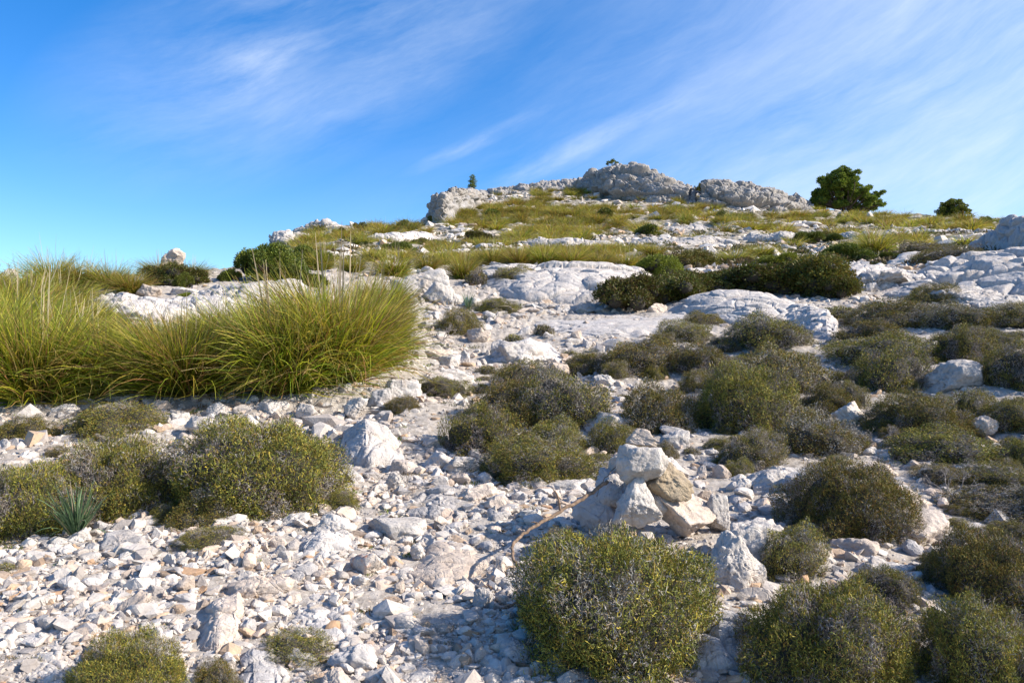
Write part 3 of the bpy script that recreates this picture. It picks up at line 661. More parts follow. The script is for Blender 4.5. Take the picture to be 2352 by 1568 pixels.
near_slab([(662,1264),(690,1236),(740,1222),(790,1228),(826,1258)],[(662,1276),(740,1292),(826,1275)],'long knobbly white rock left of the tan slab',101,dd=.25,rough=.5)
near_slab([(922,1295),(950,1264),(1010,1247),(1080,1238),(1128,1250),(1134,1280)],[(922,1310),(1000,1345),(1060,1328),(1134,1294)],'broad tan slab half shaded beside the path',91,dd=.5,rough=.16,cell=.4,rd=.8,mat=M_warm)
near_slab([(915,1170),(950,1140),(1010,1118),(1060,1120),(1095,1150)],[(915,1182),(1000,1192),(1095,1175)],'long grey ridge rock left of the tan block',110,dd=.4,mat=M_grey,rough=.5)
near_slab([(512,1580),(530,1515),(580,1495),(640,1506),(682,1540),(695,1600)],[(512,1620),(600,1640),(695,1620)],'grey ribbed slab at the bottom edge',140,dd=.35,mat=M_grey)
near_slab([(-20,1530),(60,1492),(130,1478),(190,1492),(225,1535)],[(-20,1600),(100,1610),(225,1575)],'wide pale slab in the bottom left corner',144,dd=.35)
near_slab([(690,1378),(740,1352),(820,1342),(890,1352),(930,1380)],[(690,1388),(820,1402),(930,1392)],'flat grey slab in shade across the path',93,dd=.35,rough=.12,cell=.5,rd=.9,mat=M_grey)
near_slab([(868,1405),(920,1380),(1000,1372),(1070,1378),(1100,1405)],[(868,1418),(980,1438),(1100,1420)],'smooth pinkish slab buried in the path',94,dd=.35,rough=.12,cell=.5,rd=.9,mat=M_warm)
near_slab([(1585,1455),(1605,1425),(1650,1405),(1715,1400),(1755,1425),(1770,1465)],[(1585,1540),(1660,1560),(1770,1540)],'large shaded block under the white upright boulder',63,dd=.3,rough=.4,cell=.3,rd=.4,mat=M_grey)
near_slab([(1690,1120),(1730,1086),(1790,1068),(1835,1072),(1850,1100)],[(1690,1130),(1770,1140),(1850,1120)],'low pale bedrock above the small right shrub',160,dd=.3)
near_slab([(1880,1300),(1930,1272),(2000,1262),(2080,1285),(2110,1310)],[(1880,1312),(1990,1330),(2110,1322)],'pale bedrock step in the right hand gully',161,dd=.3)
near_slab([(1120,820),(1160,790),(1215,775),(1260,790),(1290,815)],[(1120,828),(1200,838),(1290,824)],'pale bedrock hump in the upper rubble',162,dd=.8,cell=.35)
near_slab([(950,880),(990,850),(1050,845),(1085,862),(1095,880)],[(950,888),(1020,892),(1095,886)],'long bright ledge behind the low shrub by the path',163,dd=.5,rd=.4)
for q_, (a_, b_, yl, lb) in enumerate([(2100,2330,700,'low layered slab under the great cracked slab'),(1640,1900,520,'pale broken ledge on the far right slope'),(1010,1180,585,'white ledge below the dark dome bush'),(1420,1700,560,'white ledge across the middle hillside'),
      (1180,1420,562,'white ledge above the middle grass'),(840,1010,548,'layered ledge on the left hillside'),(1700,1900,548,'long ledge beside the mat bushes'),(1900,2100,545,'pale ledge left of the alone standing tussock'),(2060,2250,540,'ledge under the small round pine'),(1450,1640,530,'ledge through the far rubble band')]):
    r_ = np.random.RandomState(880+q_); xs = np.linspace(a_, b_, 9); hh_ = np.array([2, 9, 13, 11, 14, 12, 15, 9, 2])*r_.uniform(.6, 1.2, 9)*(1.5 if yl > 650 else 1.)
    outcrop(list(zip(xs, yl-hh_)), [(a_, yl+3), ((a_+b_)/2, yl+6), (b_, yl+3)], lb, 890+q_, dd=1.6, cell=.9, rd=.5, rough=.55, mat=M_slab, nx=220, nt=50, name='rock_slab', cat='rock slab', strata=.1)
# ---------------------------------------------------------------- cushion shrubs
def dome(seed, lobes=5, amp=.36):
    r = np.random.RandomState(seed); o = r.uniform(0, 50, 3)
    def f(D):
        base = 1+amp*fbm(D*1.35+o, 2)+.14*pn(D*3.6+o)+.05*pn(D*8+o)
        return base
    return f
def cushion_mesh(seed, N, wid, L, green=.72):
    r = np.random.RandomState(seed); f = dome(seed)
    D = r.normal(size=(N*2, 3)); D /= np.linalg.norm(D, axis=1)[:, None]; D = D[D[:, 2] > -.12][:N]; N = len(D)
    SC = np.array([1, 1, .85])
    start = D*(f(D)*r.uniform(.86, 1.05, N))[:, None]*SC
    g = D*.75+np.array([0, 0, .25])+r.normal(0, .7, (N, 3)); g /= np.linalg.norm(g, axis=1)[:, None]
    K = 5; P = np.zeros((N, K, 3)); P[:, 0] = start; d = g
    Ln = L*r.uniform(.5, 1.35, N)
    for k in range(1, K):
        P[:, k] = P[:, k-1]+d*(Ln/(K-1))[:, None]
        d = d+r.normal(0, .85, (N, 3))+D*.12; d /= np.linalg.norm(d, axis=1)[:, None]
    ax = np.cross(g, r.normal(size=(N, 3))); ax /= np.linalg.norm(ax, axis=1)[:, None]
    W = wid*r.uniform(.6, 1.2, N)[:, None]*np.array([.8, 1, 1, .9, .45])[None]
    pat = fbm(D*2.3+seed, 3)+r.normal(0, .27, N)
    isg = pat > np.quantile(pat, 1-green)
    pal = np.array([(.155, .16, .028), (.11, .122, .026), (.21, .19, .034), (.06, .066, .018), (.16, .10, .025)])
    c = pal[r.randint(0, 5, N)]*r.uniform(.55, 1.4, (N, 1)); yel = r.uniform(size=N) < .09; c[yel] = (.37, .28, .045)
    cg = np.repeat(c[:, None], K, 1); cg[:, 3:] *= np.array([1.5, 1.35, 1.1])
    pg = np.array([(.27, .245, .215), (.36, .33, .30), (.18, .155, .125), (.20, .145, .10)])
    cd = pg[r.randint(0, 4, N)]*r.uniform(.8, 1.2, (N, 1))
    s = np.repeat(ax[:, None], K, 1)
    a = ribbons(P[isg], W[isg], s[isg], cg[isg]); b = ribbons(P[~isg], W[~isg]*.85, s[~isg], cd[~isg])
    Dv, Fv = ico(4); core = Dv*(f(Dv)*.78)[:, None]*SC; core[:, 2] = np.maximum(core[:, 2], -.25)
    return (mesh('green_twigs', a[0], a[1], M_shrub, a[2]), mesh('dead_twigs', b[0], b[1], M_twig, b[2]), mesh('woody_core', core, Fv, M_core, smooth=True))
CUSH = {'near': [cushion_mesh(401+i, 40000, .0075, .068, .76) for i in range(3)],
        'mid': [cushion_mesh(411+i, 19000, .0110, .062, g) for i, g in enumerate((.82, .62, .74, .52))],
        'far': [cushion_mesh(421+i, 3200, .028, .13, g) for i, g in enumerate((.65, .45))]}
PROTO = {}
def plant(protokey, makers, name, loc, scale, rz, label, cat, group):
    """first of a kind is built with its parts, the rest are obj.copy()"""
    if protokey not in PROTO:
        root = link(name, None)
        kids = [link(nm, me, root) for nm, me in makers]
        PROTO[protokey] = (root, kids)
    else:
        r0, k0 = PROTO[protokey]
        root = r0.copy(); COL.objects.link(root)
        for ch in k0:
            c = ch.copy(); c.parent = root; COL.objects.link(c)
    root.location = loc; root.scale = scale; root.rotation_euler = (0, 0, rz)
    return tag(root, label, cat, group)
prng = np.random.RandomState(55)
def shrub(x0, x1, y0, y1, label, lod=None, group='low grey green cushion shrubs', k=None, hs=1.03):
    cx = (x0+x1)/2; w = x1-x0
    Yb = G(cx, min(y1, 1620) if y1 < 1620 else y1)[1]; 
    Rr = w/2*S/FL*Yb; Y = Yb+Rr*.62; Rr = w/2*S/FL*Y*.98
    x = (cx-1176)*S/FL*Y; z = hgs(x, Y)
    ztop = EYE+(784-y0)*S/FL*Y; hh = min(max(ztop-z, Rr*.55), Rr*1.25)*(hs if w < 330 else 1.)
    if lod is None: lod = 'near' if w > 240 else ('mid' if w > 60 else 'far')
    i = prng.randint(0, len(CUSH[lod])) if k is None else k
    mm = CUSH[lod][i]; a = 1/1.04
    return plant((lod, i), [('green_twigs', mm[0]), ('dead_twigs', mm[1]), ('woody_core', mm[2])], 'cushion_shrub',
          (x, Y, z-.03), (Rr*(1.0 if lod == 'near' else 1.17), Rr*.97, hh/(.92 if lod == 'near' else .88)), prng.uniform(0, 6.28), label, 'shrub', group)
SH = [
(1158,1648,1195,1540,'largest yellow green cushion shrub right in front of the cairn'),
(1232,1345,1150,1285,'small shrub tucked left of the cairn foot'),
(1715,2090,1305,1620,'grey and yellow shrub below the white upright boulder'),
(2140,2400,1200,1400,'dark green shrub at the right edge under the big boulder'),
(2100,2420,1330,1640,'dark shrub filling the bottom right corner'),
(1735,1900,1175,1325,'green shrub just right of the cairn stones'),
(1950,2110,1290,1400,'low shrub between the grey yellow shrub and the white rock'),
(1800,2085,1050,1240,'tall conical grey twigged shrub in the right foreground'),
(405,780,942,1185,'big rounded shrub in front of the tussocks'),
(400,560,1120,1215,'front lobe shrub below the big rounded left shrub'),
(-90,185,1015,1240,'ochre green shrub at the left edge behind the leafy plant'),
(130,415,998,1190,'wide olive shrub right of the leafy plant'),
(165,430,1440,1640,'bright olive shrub at the bottom left'),
(405,560,1215,1272,'little reddish green shrub below the lying twig'),
(595,785,1445,1512,'sparse thin shrub on the ribbed slab'),
(430,560,1480,1600,'straggly shrub beside the bottom left shrub'),
(735,830,1120,1172,'tiny shrub right of the front lobe shrub'),
(0,130,955,1015,'low shrub below the left tussock'),
(170,375,950,1005,'thin flat shrub under the middle tussock'),
(-20,38,1280,1330,'small yellow green tuft shrub at the left edge'),
(1088,1395,1000,1112,'wide low shrub left of the cairn top'),
(1010,1200,930,1045,'round shrub at the path edge left of the wide low shrub'),
(1080,1262,875,975,'shrub above the round path edge shrub'),
(1190,1390,860,985,'domed shrub in the middle of the left shrub band'),
(1195,1345,960,1045,'small dome between the wide and the domed shrubs'),
(1350,1468,955,1040,'yellowish shrub right behind the cairn top'),
(1125,1275,828,905,'grey shrub at the upper end of the path edge'),
(1430,1595,838,1000,'tall grey shrub above the cairn'),
(1385,1565,778,865,'greyish shrub above the tall grey shrub'),
(1540,1672,788,868,'small round shrub in the upper centre right'),
(1588,1835,832,995,'very wide domed shrub right of the tall grey shrub'),
(1662,1862,722,812,'grey green shrub in front of the bedrock spur'),
(1700,1912,800,910,'grey twiggy shrub above the very wide dome'),
(1498,1645,735,795,'low shrub on the upper path edge'),
(1295,1405,805,855,'pale grey shrub at the upper path corner'),
(1570,1665,715,755,'little shrub under the domed slab'),
(1665,1812,985,1075,'yellow tipped shrub below the very wide dome'),
(1780,1985,945,1045,'straggling grey shrub right of the yellow tipped shrub'),
(1840,1925,985,1030,'small shrub beside the squat white rock'),
(1925,2075,735,800,'rounded shrub right of the bedrock spur'),
(1955,2155,688,755,'grey shrub below the great cracked slab'),
(2085,2215,652,705,'pale grey shrub against the great cracked slab'),
(2115,2290,698,765,'shrub right of the grey slab shrub'),
(2260,2400,695,760,'olive shrub on the right edge below the slab'),
(1920,2145,770,842,'long flat shrub above the cracked white boulder'),
(2140,2280,748,832,'dark domed shrub above the cracked white boulder'),
(2260,2420,785,900,'dark shrub at the right edge beside the cracked boulder'),
(1955,2130,800,900,'dense green shrub left of the cracked white boulder'),
(2230,2330,755,800,'small grey shrub behind the right boulder'),
(1985,2230,900,1000,'wide dark shrub below the cracked white boulder'),
(2180,2300,895,965,'shrub right below the cracked boulder'),
(2260,2400,915,985,'shaded shrub low on the right edge'),
(2035,2265,980,1065,'mixed brown shrub above the crumpled stone'),
(2215,2370,1060,1135,'grey twiggy shrub on the right edge'),
(2100,2250,1065,1120,'grey shrub between the crumpled stone and big boulder'),
(2180,2400,1115,1190,'dark low shrub above the right edge shrub'),
(1905,1995,870,930,'shaded shrub left of the squat white rock'),
(1010,1105,710,765,'dark shrub below the spiky green plant'),
(1085,1195,685,725,'thorny grey tuft in the upper rubble'),
(890,962,905,950,'dark green shrub beside the white angular boulder'),
(945,1085,865,912,'low shrub in front of the long white ledge'),
(1225,1270,742,775,'tiny shrub in the upper rubble'),
(1158,1200,745,790,'small tuft beside the leaning white stone'),
(1065,1125,620,660,'dark shrub in the hollow of the centre slab'),
(1120,1235,612,660,'shrub growing along the crack of the centre slab'),
(1190,1260,635,655,'reddish dry tuft on the centre slab'),
(1880,1960,1040,1085,'small shrub above the flat warm ledge'),
(1480,1560,1010,1060,'green tuft behind the cairn shoulder'),
(2060,2190,560,600,'dark shrub on the stepped slabs'),
(2090,2250,575,610,'grey shrub mat left of the split boulder'),
(1490,1560,760,805,'round tuft left of the low path shrub'),
(1600,1700,905,960,'shrub nestled on the left of the very wide dome'),
(1130,1180,950,985,'tiny dome at the path edge'),
(2290,2400,1000,1070,'rough dark shrub at the right picture edge'),
(1640,1740,1030,1075,'dim shrub in the shade above the cairn rubble'),
(1375,1450,825,880,'low grey shrub beside the single white stone'),
(1840,1960,880,950,'bushy dome under the grey twiggy shrub'),
(1560,1640,850,905,'olive shrub right of the tall grey shrub'),
(2195,2290,820,870,'brown shrub behind the cracked white boulder'),
]
for i, e in enumerate(SH): shrub(*e)

FZ = [(1060, 1980, 800, 1080, 34), (1900, 2400, 700, 1000, 34), (1960, 2400, 1000, 1500, 22), (1480, 1700, 760, 900, 6), (1650, 1850, 1000, 1090, 4), (0, 420, 960, 1230, 8), (2400, 2950, 700, 1500, 40), (-420, -60, 980, 1450, 9)]
FM = [(1480,1080,'the cairn'),(1240,1055,'the wide low shrub'),(1290,920,'the domed shrub'),(1510,920,'the tall grey shrub'),(1710,915,'the very wide dome'),(1805,855,'the grey twiggy shrub'),(2186,857,'the cracked white boulder'),
      (1952,946,'the squat white rock'),(2112,1205,'the big rounded boulder'),(1940,1150,'the conical grey shrub'),(2230,690,'the great cracked slab'),(1850,740,'the bedrock spur'),(2250,1300,'the dark right edge shrub'),(2700,1100,'the right picture edge'),(-240,1200,'the left picture edge'),(2150,1025,'the mixed brown shrub'),(60,1120,'the left edge shrub'),(290,1090,'the wide olive shrub')]
rk0 = [(a, b, c_/2.2, d/2) for a, b, c_, d in ROCKS]
for xa, xb, ya, yb, nn in FZ:
    k_ = 0
    for _ in range(900):
        if k_ >= nn: break
        fx, fy = prng.uniform(xa, xb), prng.uniform(ya, yb)
        if any(((fx-a)/(c_+16))**2+((fy-b)/(d+14))**2 < 1 for a, b, c_, d in rk0): continue
        w = prng.uniform(48, 105)*(.5+.6*(fy-600)/900)*(2. if fx > 2400 or fx < -60 else 1.); hgt_ = w*prng.uniform(.45, .65)
        if any(((fx-(a+b)/2)/((b-a)/2))**2+((fy-(c_+d)/2)/((d-c_)/2))**2 < .45 for a, b, c_, d, _l in SH): continue
        d = [math.hypot(fx-a, (fy-b)*1.3) for a, b, _n in FM]; m = int(np.argmin(d)); ddx, ddy = fx-FM[m][0], fy-FM[m][1]
        rel = ('to the right of' if ddx > 0 else 'to the left of') if abs(ddx) > abs(ddy) else ('below' if ddy > 0 else 'above')
        big = 'low' if w > 75 else 'small low'
        shrub(fx-w/2, fx+w/2, fy-hgt_/2, fy+hgt_/2, '%s grey green shrub growing %s %s' % (big, rel, FM[m][2]), lod='mid' if w > 60 else 'far', group='%s shrubs %s %s' % (big, rel, FM[m][2]))
        SH.append((fx-w/2, fx+w/2, fy-hgt_/2, fy+hgt_/2, '')); k_ += 1
# ---------------------------------------------------------------- leafy bushes
def bush_mesh(seed, N, lobes, pal, leaf=.05, spread=.62):
    r = np.random.RandomState(seed)
    cen = []; 
    for i in range(lobes):
        t = r.uniform(0, 2*PI); q = spread*math.sqrt(r.uniform()); cen.append((q*math.cos(t), q*math.sin(t), r.uniform(.18, .75)*(1-.45*q), r.uniform(.22, .42)))
    cen = np.array(cen); w = cen[:, 3]**2; k = r.choice(lobes, N, p=w/w.sum())
    D = r.normal(size=(N, 3)); D /= np.linalg.norm(D, axis=1)[:, None]; D[:, 2] = np.abs(D[:, 2])*1.0-.25*(r.uniform(size=N) < .3)
    o = cen[k]; rr = o[:, 3]*(r.uniform(.75, 1.05, N)+.22*fbm(D*3+k[:, None], 2))
    P0 = o[:, :3]+D*rr[:, None]
    ok = P0[:, 2] > -.05; P0, D, k = P0[ok], D[ok], k[ok]; N = len(P0)
    g = D+r.normal(0, .6, (N, 3)); g /= np.linalg.norm(g, axis=1)[:, None]
    L = leaf*r.uniform(.7, 1.4, N)[:, None]
    P = np.stack([P0, P0+g*L*.5, P0+g*L], 1); ax = np.cross(g, r.normal(size=(N, 3))); ax /= np.linalg.norm(ax, axis=1)[:, None]
    W = leaf*.55*np.array([.4, 1, .15])[None]*np.ones((N, 1))
    pal = np.array(pal); ci = (fbm(P0*3+seed, 2)*2+r.normal(0, .8, N)+len(pal)/2).astype(int) % len(pal)
    c = pal[ci]*r.uniform(.75, 1.3, (N, 1))
    v = ribbons(P, W, np.repeat(ax[:, None], 3, 1), c)
    parts = []
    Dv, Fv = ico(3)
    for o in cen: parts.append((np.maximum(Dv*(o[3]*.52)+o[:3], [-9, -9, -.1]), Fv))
    # stems
    cv = join(parts)
    st = join([tube(smooth_path([(0, 0, -.1), (o[0]*.4, o[1]*.4, o[2]*.4), tuple(o[:3])], 8), np.linspace(.03, .012, 8), 5) for o in cen])
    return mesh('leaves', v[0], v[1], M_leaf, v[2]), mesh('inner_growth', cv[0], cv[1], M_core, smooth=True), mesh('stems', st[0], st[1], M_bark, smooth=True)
PG = [(.065, .09, .012), (.10, .125, .016), (.15, .155, .020), (.045, .06, .012)]
PD = [(.060, .085, .014), (.085, .10, .016), (.09, .065, .018), (.13, .13, .020), (.045, .065, .014)]
PB = [(.13, .08, .02), (.11, .11, .02), (.16, .12, .022), (.07, .08, .016)]
PY = [(.15, .18, .018), (.21, .23, .022), (.11, .14, .016)]
BUSH = {'green': [bush_mesh(501, 22000, 16, PG, .05, .8), bush_mesh(502, 22000, 13, PG, .05, .8)], 'dark': [bush_mesh(511, 24000, 34, PD, .052, .74), bush_mesh(512, 24000, 30, PD, .052, .74)],
        'brown': [bush_mesh(521, 22000, 30, PB, .052, .74)], 'bright': [bush_mesh(531, 18000, 26, PY, .055, .74)],
        'farg': [bush_mesh(541, 3000, 12, PG, .10), bush_mesh(542, 3000, 10, PD, .10)]}
def bush(kind, x0, x1, y0, y1, label, Y=None, k=None, group='leafy evergreen bushes'):
    cx = (x0+x1)/2; w = x1-x0
    Yb = G(cx, y1)[1] if Y is None else Y
    Rr = w/2*S/FL*Yb; Yc = Yb+Rr*.5 if Y is None else Y; Rr = w/2*S/FL*Yc
    x = (cx-1176)*S/FL*Yc; z = hgs(x, Yc); zt = EYE+(784-y0)*S/FL*Yc
    hh = min(max(zt-z, Rr*.4), Rr*2.2)
    i = prng.randint(0, len(BUSH[kind])) if k is None else k; mm = BUSH[kind][i]
    return plant((kind, i), [('leaves', mm[0]), ('inner_growth', mm[1]), ('stems', mm[2])], 'evergreen_bush', (x, Yc, z-.05), (Rr*1.06, Rr*.8, hh/.92), prng.uniform(0, 6.28), label, 'bush', group)
for e in [
('dark',1345,1540,628,722,'dark round bush at the foot of the centre slab'),
('dark',1450,1650,628,706,'dark spreading bush between the round bush and the hedge'),
('dark',1480,1690,618,678,'dark low bush joining the round bush on its right'),
('dark',1630,1850,606,676,'brownish dark bush in the middle of the dark hedge'),
('brown',1730,1975,588,682,'largest red brown bush right of the dark hedge'),
('dark',1850,1985,630,690,'low dark bush at the right end of the hedge'),
('dark',1600,1760,612,660,'dark bush behind the domed slab'),
('bright',1462,1568,582,632,'yellow green bush above the centre slab right end'),
('brown',1530,1650,572,612,'brown green bush right of the yellow green bush'),
('bright',1708,1860,578,612,'flat bright green bush above the red brown bush'),
('green',1875,2010,560,604,'dark green bush left of the tall round tussock'),
('green',2010,2075,575,604,'small green bush under the tall round tussock'),
('green',540,700,560,645,'large green bush at the left end of the hill'),
('green',655,780,562,625,'round green bush behind the large green bush'),
('green',500,560,612,650,'small dark bush left of the large green bush'),
('green',600,760,610,662,'spreading green bush below the large green bush'),
('bright',540,640,642,668,'low bright green bush on the left ledge'),
('dark',330,480,605,655,'dark green bush under the left ridge rock'),
('green',400,450,620,660,'little bush right of the left ridge rock'),
('bright',400,450,665,690,'tiny bright plant behind the left ledge'),
('green',1795,1895,530,560,'dark mat bush on the right stony slope'),
('green',1880,1945,535,558,'green mat bush beside the stony slope bush'),
('dark',1055,1140,530,556,'dark dome bush on the white ledge'),
('farg',1355,1420,475,504,'green bush in the middle of the far grass'),
('farg',1095,1160,478,504,'green bush above the left far grass'),
('farg',905,955,502,532,'ragged bush at the left far skyline'),
('farg',805,850,508,530,'round bush on the left shoulder skyline'),
('farg',755,800,520,545,'bush right of the flat white outcrop'),
('farg',1450,1520,515,548,'green bush above the far rubble band'),
('farg',1640,1668,482,506,'small dark bush on the far right grass'),
('farg',1915,1955,490,512,'green bush under the large pine'),
('farg',2235,2285,496,520,'round bush left of the split boulder'),
('farg',1366,1396,412,430,'dark bush on the face of the summit crag'),
('farg',1468,1494,415,438,'bush in the right crease of the summit crag'),
('farg',1590,1616,418,444,'dark bush filling the summit notch'),
('farg',980,1012,495,512,'dark bush at the foot of the left crag'),
('farg',1870,1925,700,722,'dark bush edge above the bedrock spur'),
('brown',1860,1930,532,556,'small brown mat bush on the right stony slope'),
('farg',1020,1045,432,444,'low bush on top of the left crag'),
('dark',940,1010,545,560,'dark mat bush on the left ledges'),
('green',870,960,555,580,'green mat bush below the left ledges'),
('brown',1690,1745,588,606,'brown mat bush beside the flat bright bush'),
]: bush(*e[:5], e[5], Y=(94 if 'crag' in e[5] and e[4] < 440 and 'left' not in e[5] else None))

# ---------------------------------------------------------------- grass tussocks
def tussock_mesh(seed, N, wid, K=7, stalks=26, bend=1., straw=.22, dark=0.):
    r = np.random.RandomState(seed)
    t = r.uniform(0, 2*PI, N); rb = .16*np.sqrt(r.uniform(size=N))
    P = np.zeros((N, K, 3)); P[:, 0] = np.stack([rb*np.cos(t), rb*np.sin(t), r.uniform(-.03, .02, N)], 1)
    az = t+r.normal(0, .5, N); th = np.abs(r.normal(0, .33, N))+.08*r.uniform(size=N)+rb*1.3
    L = r.uniform(.55, 1.15, N); bd = bend*r.gamma(2.4, .33, N); swirl = r.normal(0, .5, N)
    lump = fbm(np.stack([np.cos(t)*1.2, np.sin(t)*1.2, t*0+seed], 1), 2); th = th*(1+.7*lump); L = L*(1+.25*lump)
    for k in range(1, K):
        s = k/(K-1); a = th+bd*s**1.4; az2 = az+swirl*s
        P[:, k] = P[:, k-1]+(L/(K-1))[:, None]*np.stack([np.sin(a)*np.cos(az2), np.sin(a)*np.sin(az2), np.cos(a)], 1)
    P[..., 2] = np.maximum(P[..., 2], .0+.02*r.uniform(size=(N, 1)))
    d = P[:, 2]-P[:, 0]; ax = np.cross(d, r.normal(size=(N, 3))); ax /= np.linalg.norm(ax, axis=1)[:, None]+1e-9
    W = wid*r.uniform(.6, 1.2, N)[:, None]*np.linspace(1, .18, K)[None]
    pal = np.array([(.29, .36, .020), (.17, .27, .016), (.41, .42, .026), (.55, .45, .05), (.10, .155, .014)])
    c = pal[r.randint(0, 5, N)]*r.uniform(.45, 1.5, (N, 1)); m = r.uniform(size=N) < straw; c[m] = np.array([(.50, .38, .14), (.40, .27, .08), (.34, .18, .06)])[r.randint(0, 3, m.sum())]
    c *= (1 if N > 3000 else np.array([.84, .76, .8]) if N > 500 else np.array([.92, .82, .8])); c = np.repeat(c[:, None], K, 1); c[:, -2:] = c[:, -2:]*.75+np.array([.46, .36, .11])*.25; c[:, 0] = c[:, 0]*.4+np.array([.28, .17, .08])*.6
    v = ribbons(P, W, np.repeat(ax[:, None], K, 1), c)
    a = mesh('blades', v[0], v[1], M_grass, v[2])
    n = stalks; K = 5; t = r.uniform(0, 2*PI, n); P = np.zeros((n, K, 3)); l = r.uniform(1.0, 1.38, n); an = np.abs(r.normal(0, .12, n))
    P[:, 0] = np.stack([.1*np.cos(t), .1*np.sin(t), t*0], 1)
    for k in range(1, K):
        q = an*(1+.6*k/K); P[:, k] = P[:, k-1]+(l/(K-1))[:, None]*np.stack([np.sin(q)*np.cos(t), np.sin(q)*np.sin(t), np.cos(q)], 1)
    W = wid*(.65 if N > 3000 else (.38 if N > 500 else .12))*np.array([1, .9, .8, 1.5, .4])[None]*np.ones((n, 1)); ax = np.stack([np.cos(t*3), np.sin(t*3), t*0], 1)
    c = np.array([(.50, .41, .24)])*r.uniform(.8, 1.15, (n, 1))
    v = ribbons(P, W, np.repeat(ax[:, None], K, 1), c)
    return a, mesh('flower_stalks', v[0], v[1], M_grass, v[2])
TUS = {'near': [tussock_mesh(601+i, 3300, .0145, stalks=s) for i, s in enumerate((3, 14, 7))],
       'mid': [tussock_mesh(611+i, 1100, .017, K=6, stalks=s, straw=.22) for i, s in enumerate((7, 12))],
       'far': [tussock_mesh(621+i, 230, .036, K=5, stalks=3, straw=.2) for i in range(3)]}
def tussock(px, py, w, h, label, lod='near', Y=None, k=None, group='tall grass tussocks'):
    x, Y, z = G(px, py, Y)
    Rr = w*S/FL*Y*.5; hh = h*S/FL*Y
    i = prng.randint(0, len(TUS[lod])) if k is None else k; mm = TUS[lod][i]
    return plant(('t'+lod, i), [('blades', mm[0]), ('flower_stalks', mm[1])], 'grass_tussock', (x, Y, z-.02), (Rr/.72, Rr/.72, hh/.92), prng.uniform(0, 6.28), label, 'grass tussock', group)
for e in [
(775,888,360,250,'largest green grass tussock at the right end of the grass bank'),
(655,905,320,235,'dense tussock left of the largest tussock'),
(420,915,360,188,'arching tussock in the middle of the grass bank'),
(240,905,280,175,'tussock with straw coloured blades left of the arching tussock'),
(80,930,330,230,'broad tussock on the left side of the bank'),
(-70,925,300,240,'tussock cut by the left picture edge'),
(880,850,150,150,'drooping tussock at the far right edge of the bank'),
(560,840,260,135,'pale tussock behind the arching tussock'),
(740,800,280,140,'tall tussock behind the largest tussock'),
(330,835,240,90,'low tussock in the dip of the grass bank'),
(160,835,300,120,'upright tussock with pale stalks on the left'),
(20,825,300,160,'thick tussock behind the left edge tussock'),
(880,740,150,110,'top tussock next to the lilac boulders'),
(60,745,280,105,'tussock with many dry flower stalks upper left'),
(190,765,150,80,'tussock beside the broken layered ledge'),
(-60,740,260,115,'stalky tussock at the upper left edge'),
(650,775,200,80,'tussock in front of the long low ledge'),
(500,850,200,140,'narrow tussock between the pale and the arching tussocks'),
]: tussock(*e)
for e in [
(120,672,150,90,'spiky tussock crest on the left skyline'),(60,690,150,80,'tussock on the skyline at the far left'),(190,672,130,74,'tussock right of the spiky skyline crest'),
(255,672,130,68,'skyline tussock left of the ridge rock'),(300,678,110,60,'rounded tussock before the ridge rock'),(370,640,110,46,'tussock at the foot of the ridge rock'),
(440,640,110,40,'dark tussock right of the ridge rock'),(150,710,180,80,'tussock behind the upper left stalks'),
(905,640,120,62,'fan shaped tussock left of the centre slab'),(1065,645,100,66,'green tussock at the left end of the centre slab'),(740,625,90,54,'reddish tussock right of the green bushes'),
(810,632,90,44,'tussock left of the fan shaped tussock'),(980,620,90,40,'short tussock above the lilac boulders'),(1130,612,100,50,'tussock above the left slab shoulder'),
(1190,614,100,50,'tussock behind the centre slab left part'),(1250,612,120,56,'pale stalked tussock behind the centre slab'),(1310,612,110,52,'tussock behind the middle of the centre slab'),
(1375,612,90,40,'small tussock behind the centre slab right part'),(1440,612,90,44,'tussock above the dark round bush'),(1500,590,80,36,'tussock behind the yellow green bush'),
(2010,588,120,66,'tall round tussock standing alone on the right'),(1945,575,70,26,'small orange tinged tussock left of the tall round tussock'),
(1690,600,110,40,'tussock with thin stalks above the red brown bush'),(1750,592,100,34,'tussock right of the thin stalked tussock'),(1640,600,80,30,'tussock left of the thin stalked tussock'),
(860,610,80,36,'tussock beside the cream slab'),(1020,610,90,36,'tussock above the pyramid shaped block'),
]: tussock(*e, lod='mid')
gx, gy = sample_ell(3600, GRASS)
k = fbm(np.stack([gx/34, gy/11, gx*0], 1), 3) > .0; gx, gy = gx[k], gy[k]
gx = np.concatenate([gx, rng.uniform(900, 2500, 190)]); gy = np.concatenate([gy, rng.uniform(440, 575, 190)])
gY = hits(gx, gy); ok = ~np.isnan(gY) & (gY > 18); gx, gy, gY = gx[ok], gy[ok], gY[ok]
sizew = rng.uniform(.38, .88, len(gx))*np.clip(gY/45, .72, 1.1); order = np.argsort(-sizew/gY)
def where_hill(px, py):
    a = 'left' if px < 1100 else ('middle' if px < 1500 else ('right' if px < 1900 else 'far right'))
    b = 'just under the summit rocks' if py < 470 else ('on the upper hillside' if py < 500 else ('halfway up the hillside' if py < 540 else 'low on the hillside'))
    return a, b
